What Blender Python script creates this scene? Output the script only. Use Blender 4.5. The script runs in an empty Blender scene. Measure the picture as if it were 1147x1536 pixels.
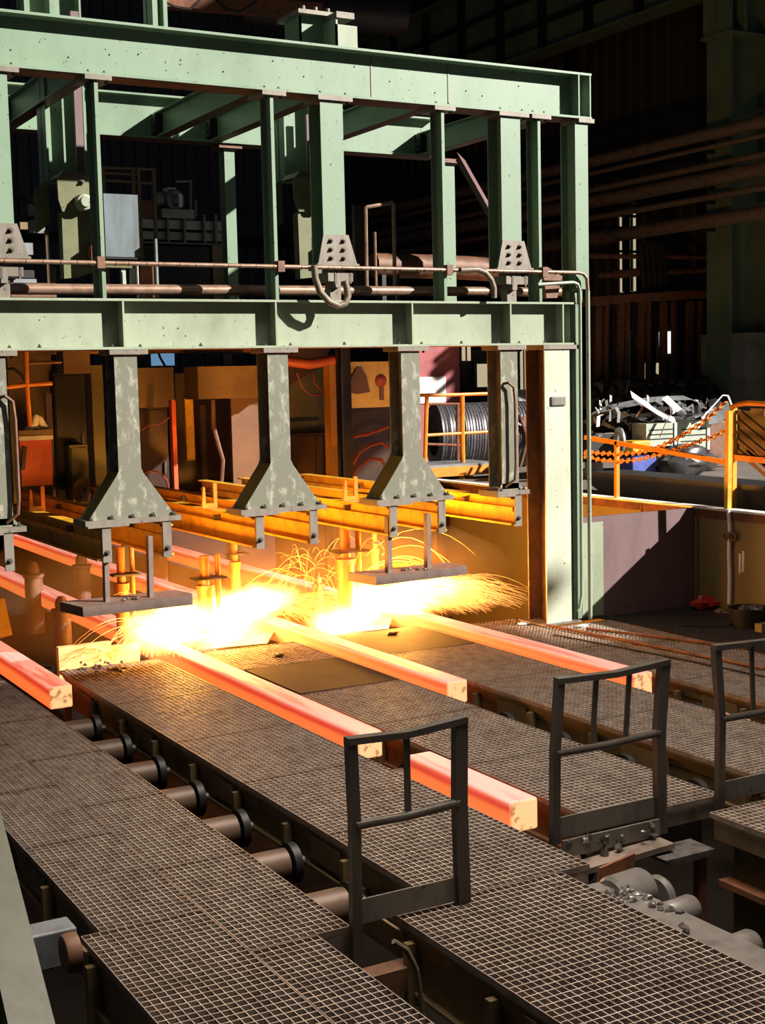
import bpy, math, random
from mathutils import Vector, Matrix
random.seed(7)
R = random.uniform
sc = bpy.context.scene
COL = sc.collection

# ------------------------------------------------------------------ camera
AX = [Vector((0.8702, -0.4921, -0.0228)), Vector((-0.0679, -0.0740, -0.9949)), Vector((0.4879, 0.8674, -0.0978))]
CAM = Vector((-8.9845, -12.2803, 2.8)); FPX = 2057.72; WPX, HPX = 1147, 1536
cd = bpy.data.cameras.new('camera'); cam = bpy.data.objects.new('camera', cd); COL.objects.link(cam)
rx, ry, rz = AX[0], -AX[1], -AX[2]
cam.matrix_world = Matrix(((rx.x, ry.x, rz.x, CAM.x), (rx.y, ry.y, rz.y, CAM.y), (rx.z, ry.z, rz.z, CAM.z), (0, 0, 0, 1)))
cd.sensor_fit = 'HORIZONTAL'; cd.sensor_width = 36; cd.lens = FPX / WPX * 36; cd.clip_end = 300
sc.camera = cam

# ------------------------------------------------------------------ world, sun, foreground fill, exposure
sc.view_settings.view_transform = 'Standard'; sc.view_settings.look = 'None'
sc.view_settings.gamma = 1.0; sc.view_settings.use_curve_mapping = False; sc.view_settings.exposure = 0.0
w = bpy.data.worlds.new('world'); sc.world = w; w.use_nodes = True
bg = w.node_tree.nodes['Background']; bg.inputs[0].default_value = (0.75, 0.85, 1.0, 1); bg.inputs[1].default_value = 0.06
def lamp(name, kind, loc, energy, color=(1, 1, 1), target=None, **k):
    d = bpy.data.lights.new(name, kind); d.energy = energy; d.color = color
    for a, b in k.items(): setattr(d, a, b)
    o = bpy.data.objects.new(name, d); COL.objects.link(o); o.location = loc
    if target is not None: o.rotation_euler = (Vector(target) - Vector(loc)).to_track_quat('-Z', 'Y').to_euler()
    return o
SUN = Vector((-1, 0.9, -0.68)).normalized()
so = lamp('sun', 'SUN', (20, -18, 16), 12.0, (1.0, 0.95, 0.88), angle=0.012); so.rotation_euler = SUN.to_track_quat('-Z', 'Y').to_euler()
lamp('foreground_fill', 'AREA', (-3.9, -6.4, 9.5), 480, (1.0, 0.92, 0.82), (-4.2, -6.0, 0), shape='RECTANGLE', size=7, size_y=4, spread=1.35)  # unseen soft fill added over the foreground, spread narrowed to miss the gantry

sc.cycles.use_denoising = True
sc.cycles.max_bounces = 6; sc.cycles.diffuse_bounces = 3; sc.cycles.glossy_bounces = 3; sc.cycles.volume_bounces = 0
sc.cycles.sample_clamp_indirect = 4.0; sc.cycles.volume_step_rate = 1.0

# ------------------------------------------------------------------ pixel -> place helpers (a point at a chosen plane of the place)
def _ray(px, py):
    a = (px - WPX / 2) / FPX; b = (py - HPX / 2) / FPX
    return AX[0] * a + AX[1] * b + AX[2]
def PY(px, py, y):
    d = _ray(px, py); return CAM + d * ((y - CAM.y) / d.y)
def PX(px, py, x):
    d = _ray(px, py); return CAM + d * ((x - CAM.x) / d.x)
def PZ(px, py, z):
    d = _ray(px, py); return CAM + d * ((z - CAM.z) / d.z)

# ------------------------------------------------------------------ mesh builder
class MB:
    def __init__(s): s.v = []; s.f = []; s.sm = []
    def add(s, vs, fs, smooth=False):
        n = len(s.v); s.v += [Vector(v) for v in vs]; s.f += [tuple(i + n for i in f) for f in fs]; s.sm += [smooth] * len(fs); return s
    def box(s, x0, x1, y0, y1, z0, z1):
        v = [(x, y, z) for x in (x0, x1) for y in (y0, y1) for z in (z0, z1)]
        return s.add(v, [(0, 1, 3, 2), (4, 6, 7, 5), (0, 4, 5, 1), (2, 3, 7, 6), (0, 2, 6, 4), (1, 5, 7, 3)])
    def bar(s, p0, p1, a, b, up=(0, 0, 1)):     # a across, b along up
        p0 = Vector(p0); p1 = Vector(p1); d = (p1 - p0).normalized(); u = Vector(up); u = (u - d * u.dot(d))
        if u.length < 1e-4: u = Vector((0, 1, 0)) - d * d.y
        u.normalize(); r = d.cross(u); v = []
        for p in (p0, p1):
            for i, j in ((-1, -1), (1, -1), (1, 1), (-1, 1)): v.append(p + r * a / 2 * i + u * b / 2 * j)
        return s.add(v, [(3, 2, 1, 0), (4, 5, 6, 7), (0, 1, 5, 4), (1, 2, 6, 5), (2, 3, 7, 6), (3, 0, 4, 7)])
    def sweep(s, prof, p0, p1, up=(0, 0, 1)):   # closed 2-D profile (across, up) carried from p0 to p1
        p0 = Vector(p0); p1 = Vector(p1); d = (p1 - p0).normalized(); u = Vector(up); u = (u - d * u.dot(d)).normalized(); r = d.cross(u); n = len(prof)
        v = [p + r * a + u * b for p in (p0, p1) for a, b in prof]
        f = [(i, (i + 1) % n, n + (i + 1) % n, n + i) for i in range(n)] + [tuple(range(n - 1, -1, -1)), tuple(range(n, 2 * n))]
        return s.add(v, f)
    def ibeam(s, p0, p1, h, b, tf=.018, tw=.012, up=(0, 0, 1)):
        H, B, T = h / 2, b / 2, tw / 2
        s.sweep([(-B, H), (-B, H - tf), (B, H - tf), (B, H)][::-1], p0, p1, up)
        s.sweep([(-B, -H), (-B, -H + tf), (B, -H + tf), (B, -H)], p0, p1, up)
        return s.sweep([(-T, -H + tf), (T, -H + tf), (T, H - tf), (-T, H - tf)], p0, p1, up)
    def prism(s, pts, axis, a, b):               # polygon in the plane across axis
        def m(p, t): return {'x': (t, p[0], p[1]), 'y': (p[0], t, p[1]), 'z': (p[0], p[1], t)}[axis]
        n = len(pts); v = [m(p, a) for p in pts] + [m(p, b) for p in pts]
        return s.add(v, [(i, (i + 1) % n, n + (i + 1) % n, n + i) for i in range(n)] + [tuple(range(n - 1, -1, -1)), tuple(range(n, 2 * n))])
    def tube(s, path, r, n=8, smooth=True):
        path = [Vector(p) for p in path]; k = len(path); v = []; rs = r if isinstance(r, (list, tuple)) else [r] * k
        u = None
        for i, p in enumerate(path):
            d = (path[min(i + 1, k - 1)] - path[max(i - 1, 0)]).normalized()
            if u is None: u = d.orthogonal().normalized()
            u = (u - d * u.dot(d)); u = u.normalized() if u.length > 1e-5 else d.orthogonal().normalized()
            q = d.cross(u)
            v += [p + (u * math.cos(t * 2 * math.pi / n) + q * math.sin(t * 2 * math.pi / n)) * rs[i] for t in range(n)]
        f = [(i * n + j, i * n + (j + 1) % n, (i + 1) * n + (j + 1) % n, (i + 1) * n + j) for i in range(k - 1) for j in range(n)]
        s.add(v, f, smooth); return s.add(v[:n] + v[-n:], [tuple(range(n - 1, -1, -1)), tuple(range(n, 2 * n))])
    def lathe(s, prof, o, axis=(0, 0, 1), n=20):  # prof (radius, height)
        o = Vector(o); d = Vector(axis).normalized()
        return s.tube([o + d * h for r, h in prof], [max(r, 1e-4) for r, h in prof], n) if 0 else s._lathe(prof, o, d, n)
    def _lathe(s, prof, o, d, n):
        u = d.orthogonal().normalized(); q = d.cross(u); v = []; k = len(prof)
        for r, h in prof: v += [o + d * h + (u * math.cos(t * 2 * math.pi / n) + q * math.sin(t * 2 * math.pi / n)) * max(r, 1e-4) for t in range(n)]
        f = [(i * n + j, i * n + (j + 1) % n, (i + 1) * n + (j + 1) % n, (i + 1) * n + j) for i in range(k - 1) for j in range(n)]
        s.add(v, f, True); return s
    def ring(s, o, axis, R0, r, n=14, m=6, sx=1.0):
        d = Vector(axis).normalized(); u = d.orthogonal().normalized(); q = d.cross(u); v = []; f = []
        for i in range(n):
            t = i * 2 * math.pi / n; c = u * math.cos(t) * sx + q * math.sin(t)
            for j in range(m):
                a = j * 2 * math.pi / m; v.append(Vector(o) + c * (R0 + r * math.cos(a)) + d * r * math.sin(a))
        for i in range(n):
            for j in range(m): f.append((i * m + j, ((i + 1) % n) * m + j, ((i + 1) % n) * m + (j + 1) % m, i * m + (j + 1) % m))
        return s.add(v, f, True)
    def lump(s, o, rx, ry, rz, seed=0, rough=.18, n=10, m=7):
        rd = random.Random(seed); v = []; f = []
        for i in range(m + 1):
            a = math.pi * i / m
            for j in range(n):
                b = 2 * math.pi * j / n; k = 1 + rd.uniform(-rough, rough)
                v.append((o[0] + rx * k * math.sin(a) * math.cos(b), o[1] + ry * k * math.sin(a) * math.sin(b), o[2] + rz * k * math.cos(a)))
        for i in range(m):
            for j in range(n): f.append((i * n + j, (i + 1) * n + j, (i + 1) * n + (j + 1) % n, i * n + (j + 1) % n))
        return s.add(v, f, False)
    def strip(s, pts, half, th=.004):            # bent band: pts list of points, half-width vector
        h = Vector(half); pts = [Vector(p) for p in pts]; v = []; f = []; k = len(pts)
        up = (pts[-1] - pts[0]).cross(h).normalized() * th
        for p in pts: v += [p - h, p + h, p + h + up, p - h + up]
        for i in range(k - 1):
            for j in range(4): f.append((i * 4 + j, i * 4 + (j + 1) % 4, i * 4 + 4 + (j + 1) % 4, i * 4 + 4 + j))
        f += [(3, 2, 1, 0), (k * 4 - 4, k * 4 - 3, k * 4 - 2, k * 4 - 1)]
        return s.add(v, f)

ORG = {}
def obj(name, mb, mat, parent=None, org=None, kind=None, label=None, bevel=0):
    o0 = ORG[parent.name] if parent is not None else Vector(org or (0, 0, 0))
    me = bpy.data.meshes.new(name); me.from_pydata([v - o0 for v in mb.v], [], mb.f)
    me.polygons.foreach_set('use_smooth', mb.sm); me.materials.append(mat); me.update(); me.set_sharp_from_angle(angle=.7)
    o = bpy.data.objects.new(name, me); COL.objects.link(o)
    if parent is not None: o.parent = parent
    else: o.location = o0
    ORG[o.name] = o0
    if kind: o['kind'] = kind
    if label: o['label'] = label
    if bevel:
        b = o.modifiers.new('bevel', 'BEVEL'); b.width = bevel; b.segments = 2; b.limit_method = 'ANGLE'
    return o
def thing(name, label, cat, loc, group=None):
    o = bpy.data.objects.new(name, None); COL.objects.link(o); o.location = loc; o.empty_display_size = .1
    o['label'] = label; o['category'] = cat; o['kind'] = 'thing'; ORG[o.name] = Vector(loc)
    if group: o['group'] = group
    return o
def single(name, label, cat, mb, mat, group=None, kind=None, bevel=0):
    n = len(mb.v); xs = [v.x for v in mb.v]; ys = [v.y for v in mb.v]; zs = [v.z for v in mb.v]
    o = obj(name, mb, mat, None, ((min(xs) + max(xs)) / 2, (min(ys) + max(ys)) / 2, min(zs)), kind or 'thing', label, bevel); o['category'] = cat
    if group: o['group'] = group
    return o
def struct(name, mb, mat, label=None, parent=None):
    o = obj(name, mb, mat, parent)
    if parent is None:
        o['kind'] = 'structure'; o['label'] = label or name.replace('_', ' ') + ' of the steel works hall'
    return o
_shared = {}
def piece(name, key, mk, mat, parent, loc, rot=None):    # repeated small part sharing one mesh
    if key not in _shared:
        mb = mk(MB()); me = bpy.data.meshes.new(name); me.from_pydata(mb.v, [], mb.f); me.polygons.foreach_set('use_smooth', mb.sm); me.materials.append(mat); me.set_sharp_from_angle(angle=.7); _shared[key] = me
    o = bpy.data.objects.new(name, _shared[key]); COL.objects.link(o); o.parent = parent; o.location = Vector(loc) - ORG[parent.name]
    if rot: o.rotation_euler = rot
    ORG[o.name] = Vector(loc); return o

# ------------------------------------------------------------------ materials
def lin(r, g, b): return tuple(((c / 255 + .055) / 1.055) ** 2.4 if c > 10 else c / 255 / 12.92 for c in (r, g, b))
def paint(name, c1, c2, rough=.55, metal=0.0, scale=3.0, lo=.45, hi=.7, specks=0.0, streak=1.0, bump=.0, c3=None, spec=.5, distort=0.0):
    m = bpy.data.materials.new(name); m.use_nodes = True; t = m.node_tree; N = t.nodes; L = t.links; b = N['Principled BSDF']
    g = N.new('ShaderNodeTexCoord'); mp = N.new('ShaderNodeMapping'); mp.inputs['Scale'].default_value = (1, 1, 1 / streak)
    L.new(g.outputs['Object'], mp.inputs['Vector'])
    n = N.new('ShaderNodeTexNoise'); n.inputs['Scale'].default_value = scale; n.inputs['Detail'].default_value = 8; n.inputs['Roughness'].default_value = .65; n.inputs['Distortion'].default_value = distort
    L.new(mp.outputs['Vector'], n.inputs['Vector'])
    r = N.new('ShaderNodeValToRGB'); r.color_ramp.elements[0].position = lo; r.color_ramp.elements[1].position = hi
    r.color_ramp.elements[0].color = (*c1, 1); r.color_ramp.elements[1].color = (*c2, 1)
    if c3 is not None: e = r.color_ramp.elements.new(min(.98, hi + .12)); e.color = (*c3, 1)
    L.new(n.outputs['Fac'], r.inputs['Fac']); out = r.outputs['Color']
    if specks:
        v = N.new('ShaderNodeTexNoise'); v.inputs['Scale'].default_value = 28; v.inputs['Detail'].default_value = 2; L.new(g.outputs['Object'], v.inputs['Vector'])
        k = N.new('ShaderNodeValToRGB'); k.color_ramp.elements[0].position = .70 - .03 * specks; k.color_ramp.elements[1].position = .74 - .03 * specks
        L.new(v.outputs['Fac'], k.inputs['Fac'])
        x = N.new('ShaderNodeMixRGB'); x.inputs[2].default_value = (.05, .035, .025, 1); L.new(k.outputs['Color'], x.inputs[0]); L.new(out, x.inputs[1]); out = x.outputs[0]
    L.new(out, b.inputs['Base Color']); b.inputs['Roughness'].default_value = rough; b.inputs['Metallic'].default_value = metal
    b.inputs['Specular IOR Level'].default_value = spec
    if bump:
        bp = N.new('ShaderNodeBump'); bp.inputs['Strength'].default_value = bump; bp.inputs['Distance'].default_value = .01
        L.new(n.outputs['Fac'], bp.inputs['Height']); L.new(bp.outputs['Normal'], b.inputs['Normal'])
    return m
M = {}
M['green'] = paint('pale_green_paint', lin(114, 135, 112), lin(98, 120, 96), .4, specks=.35, scale=1.6, streak=2.5, c3=lin(84, 92, 64))
M['green2'] = paint('sage_green_paint', lin(142, 150, 128), lin(124, 132, 110), .36, specks=.1, scale=2.2, streak=2, c3=lin(84, 86, 60))
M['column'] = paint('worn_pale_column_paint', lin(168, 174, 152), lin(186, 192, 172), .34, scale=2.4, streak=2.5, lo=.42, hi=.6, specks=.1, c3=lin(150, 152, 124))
M['scuffed'] = paint('scuffed_steel', lin(112, 111, 96), lin(168, 166, 150), .36, .15, scale=13, lo=.52, hi=.72, streak=1.8, c3=lin(108, 102, 84), distort=.4)
M['plate'] = paint('worn_plate_steel', lin(118, 110, 98), lin(92, 84, 74), .5, .2, scale=7, specks=.4, streak=3)
M['bolt'] = paint('bolt_steel', lin(95, 88, 80), lin(60, 52, 46), .45, .5, scale=20)
M['grate'] = paint('grating_steel', lin(176, 158, 142), lin(136, 118, 104), .55, .1, scale=9, lo=.4, hi=.68, c3=lin(84, 68, 58), spec=.3)
M['grateframe'] = paint('grating_frame_steel', lin(140, 122, 108), lin(92, 76, 64), .55, .3, scale=6)
M['flatplate'] = paint('dark_floor_plate', lin(56, 47, 41), lin(42, 35, 31), .8, 0, scale=3, c3=lin(70, 58, 48), spec=.1)
M['guard'] = paint('guard_rail_steel', lin(84, 75, 66), lin(64, 55, 47), .36, .3, scale=5, c3=lin(50, 41, 33), streak=3)
M['sub'] = paint('oily_channel_steel', lin(116, 94, 62), lin(80, 64, 40), .5, .15, scale=4, c3=lin(122, 112, 56))
M['brown'] = paint('brown_oxide', lin(110, 74, 52), lin(72, 48, 36), .6, .15, scale=8)
M['wallpipe'] = paint('grey_brown_pipe', lin(112, 98, 84), lin(86, 74, 64), .45, .2, scale=6)
M['roller'] = paint('heat_tinted_roller', lin(100, 78, 62), lin(74, 56, 44), .5, .25, scale=6)
M['pipe'] = paint('brown_pipe', lin(140, 112, 92), lin(100, 76, 60), .4, .3, scale=8)
M['hose'] = paint('rubber_hose', lin(112, 98, 80), lin(82, 70, 56), .5, scale=10)
M['rust'] = paint('rust', lin(120, 70, 40), lin(70, 40, 26), .8, scale=6, c3=lin(150, 92, 50), bump=.3)
M['orange'] = paint('orange_rail_paint', lin(212, 130, 28), lin(180, 98, 18), .45, scale=5, c3=lin(120, 66, 24))
M['yellow'] = paint('yellow_paint_and_fire_glow', lin(214, 160, 40), lin(168, 118, 24), .45, scale=5, c3=lin(100, 76, 30))
M['maroon'] = paint('maroon_primer', lin(104, 78, 78), lin(86, 62, 62), .6, scale=2.5, streak=3, c3=lin(116, 92, 92))
M['olivewall'] = paint('rusted_olive_plate', lin(128, 112, 72), lin(128, 102, 54), .55, .1, scale=2.4, streak=2.5, lo=.42, hi=.66, c3=lin(84, 66, 44))
M['dark'] = paint('soot_black_steel', lin(34, 29, 27), lin(22, 18, 17), .5, .2, scale=4)
M['panel'] = paint('dark_brown_panel', lin(64, 42, 32), lin(42, 28, 24), .35, .1, scale=2)
M['olive'] = paint('olive_panel', lin(92, 86, 44), lin(72, 64, 32), .5, scale=2, c3=lin(60, 50, 28))
M['tan'] = paint('tan_panel', lin(114, 92, 62), lin(92, 70, 44), .5, scale=2.4, c3=lin(74, 52, 32))
M['redpanel'] = paint('faded_red_panel', lin(150, 72, 74), lin(128, 56, 60), .6, scale=2, c3=lin(196, 120, 118))
M['white'] = paint('white_sheet', lin(232, 228, 222), lin(200, 192, 184), .6, scale=3)
M['orangepanel'] = paint('orange_red_panel', lin(206, 84, 34), lin(168, 60, 20), .5, scale=2.5)
M['wire'] = paint('steel_wire', lin(96, 93, 98), lin(66, 63, 67), .4, .4, scale=12, streak=.3)
M['coilin'] = M['dark']
M['grey'] = paint('grey_steel', lin(120, 122, 122), lin(84, 84, 84), .5, .1, scale=4)
M['bluegrey'] = paint('stained_bluegrey_sheet', lin(92, 104, 108), lin(74, 82, 84), .5, .1, scale=5, streak=6, lo=.4, hi=.56, c3=lin(84, 58, 46))
M['greydark'] = paint('dark_grey_hull', lin(40, 38, 40), lin(30, 29, 30), .5, scale=3)
M['palegreen'] = paint('pale_grey_green_sheet', lin(158, 166, 150), lin(132, 138, 122), .5, scale=4)
M['hallgreen'] = paint('hall_green_steel', lin(84, 104, 82), lin(64, 80, 64), .6, scale=1.6, streak=2)
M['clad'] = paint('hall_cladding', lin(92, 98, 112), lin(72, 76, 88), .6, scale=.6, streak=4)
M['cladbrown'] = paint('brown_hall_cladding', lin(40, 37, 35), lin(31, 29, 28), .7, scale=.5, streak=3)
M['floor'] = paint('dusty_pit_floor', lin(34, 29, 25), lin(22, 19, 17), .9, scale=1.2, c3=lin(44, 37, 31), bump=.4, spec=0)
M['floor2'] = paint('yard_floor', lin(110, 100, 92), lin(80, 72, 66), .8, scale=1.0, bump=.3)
M['concrete'] = paint('concrete', lin(120, 116, 106), lin(92, 88, 80), .8, scale=1.5, bump=.3, specks=.4)
M['red'] = paint('red_plastic', lin(170, 38, 26), lin(130, 26, 18), .5, scale=5)
M['blue'] = paint('blue_plastic', lin(60, 80, 160), lin(40, 58, 120), .5, scale=5)
M['tarp'] = paint('black_tarpaulin', lin(54, 50, 50), lin(30, 28, 28), .3, scale=5)
M['slag'] = paint('slag', lin(112, 104, 98), lin(62, 54, 50), .35, .5, scale=14, bump=.6)
M['machined'] = paint('machined_steel', lin(128, 120, 112), lin(98, 91, 84), .36, .4, scale=7)

def emat(name, col, s):
    m = bpy.data.materials.new(name); m.use_nodes = True; t = m.node_tree; N = t.nodes; b = N['Principled BSDF']
    b.inputs['Base Color'].default_value = (*col, 1); b.inputs['Emission Color'].default_value = (*col, 1); b.inputs['Emission Strength'].default_value = s
    return m
def hot_steel():
    m = bpy.data.materials.new('glowing_steel'); m.use_nodes = True; t = m.node_tree; N = t.nodes; L = t.links; b = N['Principled BSDF']
    b.inputs['Base Color'].default_value = (.20, .17, .165, 1); b.inputs['Roughness'].default_value = .55
    tc = N.new('ShaderNodeTexCoord'); ge = N.new('ShaderNodeNewGeometry'); sp = N.new('ShaderNodeSeparateXYZ'); L.new(ge.outputs['True Normal'], sp.inputs[0])
    so_ = N.new('ShaderNodeSeparateXYZ'); L.new(tc.outputs['Object'], so_.inputs[0])
    mp = N.new('ShaderNodeMapping'); mp.inputs['Scale'].default_value = (9, .7, 14); L.new(tc.outputs['Object'], mp.inputs[0])
    nz = N.new('ShaderNodeTexNoise'); nz.inputs['Scale'].default_value = 1.0; nz.inputs['Detail'].default_value = 6; L.new(mp.outputs[0], nz.inputs['Vector'])
    # side colour by height in the section (object z runs 0 .. 0.21): cooler band below the upper corner
    hh = N.new('ShaderNodeMath'); hh.operation = 'MULTIPLY_ADD'; hh.inputs[1].default_value = .05; L.new(nz.outputs['Fac'], hh.inputs[0]); L.new(so_.outputs['Z'], hh.inputs[2])
    dv = N.new('ShaderNodeMath'); dv.operation = 'DIVIDE'; dv.inputs[1].default_value = .26; L.new(hh.outputs[0], dv.inputs[0])
    r = N.new('ShaderNodeValToRGB'); cr = r.color_ramp
    for p, c in ((.0, (1, .14, .02)), (.35, (1, .20, .04)), (.56, (1, .18, .035)), (.68, (.72, .04, .012)), (.76, (.8, .07, .03)), (.87, (1, .26, .14)), (1, (1, .34, .22))):
        e = cr.elements.new(p); e.color = (*c, 1)
    cr.elements.remove(cr.elements[0]); L.new(dv.outputs[0], r.inputs['Fac'])
    # top: pinkish sky light put into the emission of upward faces
    r2 = N.new('ShaderNodeValToRGB'); r2.color_ramp.elements[0].position = .36; r2.color_ramp.elements[0].color = (.75, .10, .06, 1); r2.color_ramp.elements[1].position = .5; r2.color_ramp.elements[1].color = (1, .34, .24, 1)
    L.new(nz.outputs['Fac'], r2.inputs['Fac'])
    # cut end: hotter core
    ab = N.new('ShaderNodeMath'); ab.operation = 'ABSOLUTE'; L.new(sp.outputs['Y'], ab.inputs[0])
    e1 = N.new('ShaderNodeMixRGB'); L.new(sp.outputs['Z'], e1.inputs[0]); L.new(r.outputs[0], e1.inputs[1]); L.new(r2.outputs[0], e1.inputs[2]); e1.use_clamp = True
    n2 = N.new('ShaderNodeTexNoise'); n2.inputs['Scale'].default_value = 14; n2.inputs['Detail'].default_value = 3; L.new(tc.outputs['Object'], n2.inputs['Vector'])
    r3 = N.new('ShaderNodeValToRGB'); r3.color_ramp.elements[0].position = .38; r3.color_ramp.elements[0].color = (.6, .2, .06, 1); r3.color_ramp.elements[1].position = .46; r3.color_ramp.elements[1].color = (1.0, .62, .25, 1)
    L.new(n2.outputs['Fac'], r3.inputs['Fac'])
    e2 = N.new('ShaderNodeMixRGB'); L.new(ab.outputs[0], e2.inputs[0]); L.new(e1.outputs[0], e2.inputs[1]); L.new(r3.outputs[0], e2.inputs[2])
    L.new(e2.outputs[0], b.inputs['Emission Color']); b.inputs['Emission Strength'].default_value = 1.0
    return m
M['hot'] = hot_steel()
M['door'] = paint('brown_door_leaf', lin(92, 62, 36), lin(74, 48, 28), .5, scale=2)
M['cream'] = paint('firelit_cream', lin(206, 178, 122), lin(176, 146, 92), .6, scale=4)  # fire brightness of the apron block and gauge board, put into colour
M['olivegrey'] = paint('olive_grey_steel', lin(92, 90, 72), lin(70, 68, 50), .45, .1, scale=4, streak=2, c3=lin(60, 52, 36))
M['shield'] = paint('burnt_brown_plate', lin(112, 94, 84), lin(90, 74, 64), .6, .1, scale=6, c3=lin(72, 58, 50))
M['torch'] = paint('amber_torch_steel', lin(176, 112, 50), lin(136, 78, 30), .5, .2, scale=6)
M['hosered'] = paint('red_brown_hose', lin(126, 52, 30), lin(92, 36, 22), .5, scale=6)
M['lever'] = paint('yellow_green_lever_paint', lin(96, 98, 62), lin(80, 80, 48), .5, scale=4, specks=.4, c3=lin(88, 62, 38))
M['fire_column'] = paint('amber_firelit_column', lin(226, 160, 60), lin(206, 136, 40), .5, scale=2)  # fire glow on the third bay column is put into this amber
M['spark'] = emat('spark', (1.0, .46, .10), 2.0)
M['spark2'] = emat('faint_spark', (1.0, .46, .11), 1.7)
M['lit'] = emat('daylit_opening', (1, .97, .92), 1.2)
M['warmlit'] = emat('warm_daylit_opening', (.85, .72, .45), .55)
M['bluelit'] = emat('blue_daylit_pane', (.20, .42, .70), .55)
def flame_mat(name, strength, scale):
    m = bpy.data.materials.new(name); m.use_nodes = True; t = m.node_tree; N = t.nodes; L = t.links
    for n in list(N): N.remove(n)
    o = N.new('ShaderNodeOutputMaterial'); e = N.new('ShaderNodeEmission'); L.new(e.outputs[0], o.inputs['Volume'])
    tc = N.new('ShaderNodeTexCoord'); mp = N.new('ShaderNodeMapping'); mp.inputs['Location'].default_value = (-1, -1, -1); mp.inputs['Scale'].default_value = (2, 2, 2); L.new(tc.outputs['Generated'], mp.inputs[0])
    ln = N.new('ShaderNodeVectorMath'); ln.operation = 'LENGTH'; L.new(mp.outputs[0], ln.inputs[0])
    nz = N.new('ShaderNodeTexNoise'); nz.inputs['Scale'].default_value = scale; nz.inputs['Detail'].default_value = 4; L.new(tc.outputs['Object'], nz.inputs['Vector'])
    sb = N.new('ShaderNodeMath'); sb.operation = 'MULTIPLY_ADD'; sb.inputs[1].default_value = .9; L.new(nz.outputs['Fac'], sb.inputs[0]); L.new(ln.outputs['Value'], sb.inputs[2])
    rp = N.new('ShaderNodeMapRange'); rp.inputs[1].default_value = 1.32; rp.inputs[2].default_value = .45; rp.inputs[3].default_value = 0; rp.inputs[4].default_value = 1; L.new(sb.outputs[0], rp.inputs[0])
    pw = N.new('ShaderNodeMath'); pw.operation = 'POWER'; pw.inputs[1].default_value = 2.6; L.new(rp.outputs[0], pw.inputs[0])
    ml = N.new('ShaderNodeMath'); ml.operation = 'MULTIPLY'; ml.inputs[1].default_value = strength; L.new(pw.outputs[0], ml.inputs[0])
    L.new(ml.outputs[0], e.inputs['Strength']); e.inputs['Color'].default_value = (1.0, .50, .14, 1)
    return m

# ================================================================== STRUCTURE
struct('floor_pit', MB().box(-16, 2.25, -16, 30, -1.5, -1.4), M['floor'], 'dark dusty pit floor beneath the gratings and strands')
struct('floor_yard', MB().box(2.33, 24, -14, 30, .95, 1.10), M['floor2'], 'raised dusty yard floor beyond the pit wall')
b = MB().box(2.25, 2.33, -7, 12, -1.4, 1.16); wb = struct('wall_pit_right', b, M['olivewall'], 'long stained steel side wall of the pit')
struct('trim_1', MB().box(2.235, 2.40, -7, 12, 1.16, 1.185), M['white'], 'thin pale coping strip along the top of the pit wall')
struct('wall_pit_end', MB().box(.36, 2.248, .09, .13, -.02, 1.165), M['maroon'], 'maroon primed cross wall of the pit beside the green column')
obj('green_patch', MB().box(.50, .86, .082, .089, .02, 1.10), M['green2'], bpy.data.objects['wall_pit_end'])
# hall back wall of profiled sheet, built sheet by sheet
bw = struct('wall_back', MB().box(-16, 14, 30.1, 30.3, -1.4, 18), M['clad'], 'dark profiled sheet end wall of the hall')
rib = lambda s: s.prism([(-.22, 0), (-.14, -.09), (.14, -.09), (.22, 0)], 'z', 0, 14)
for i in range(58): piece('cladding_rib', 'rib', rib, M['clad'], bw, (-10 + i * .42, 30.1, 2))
for z in (7.2, 10.4): obj('sheeting_rail', MB().box(-12, 12, 29.8, 30.0, z, z + .25), M['dark'], bw)
# hall right wall: cladding beyond, unseen header in front added to shade the mezzanine
wr = struct('wall_right', MB().box(13.2, 13.4, 4.3, 30, 0, 18).box(13.2, 13.4, -7, 4.3, 9.6, 18), M['cladbrown'], 'dark clad side wall of the hall with an unseen sun blocking header over an added opening')
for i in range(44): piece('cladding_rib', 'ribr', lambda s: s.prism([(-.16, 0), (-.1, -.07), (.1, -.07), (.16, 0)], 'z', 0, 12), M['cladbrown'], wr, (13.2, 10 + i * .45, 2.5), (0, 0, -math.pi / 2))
for y in (11.5, 16.4, 21.6): obj('wall_post', MB().box(12.95, 13.2, y, y + .35, 0, 18), M['dark'], wr)
for z in (8.2, 12.6): obj('sheeting_rail', MB().box(13.05, 13.2, 9.6, 30, z, z + .18), M['dark'], wr)
struct('ceiling', MB().box(-16, 13.4, 2, 30.3, 18, 18.2), M['dark'], 'dark roof over the casting bay')
struct('sun_blocker_front', MB().box(-22, 17.35, -44, -15.35, 12, 12.2).box(17.35, 26, -44, -17.2, 12, 12.2), M['dark'], 'unseen slab added behind the viewpoint to keep sun off the foreground')  # unseen slab added to block the sun; its edge is stepped for the light
struct('floor_mezzanine', MB().box(-12, .3, .45, 9.5, 3.42, 3.50), M['dark'], 'steel mezzanine deck behind the gantry beam')
struct('floor_platform', MB().box(-12, 2.2, 5.2, 9.5, .98, 1.06), M['dark'], 'service platform deck carrying the cabinets behind the strands')

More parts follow.
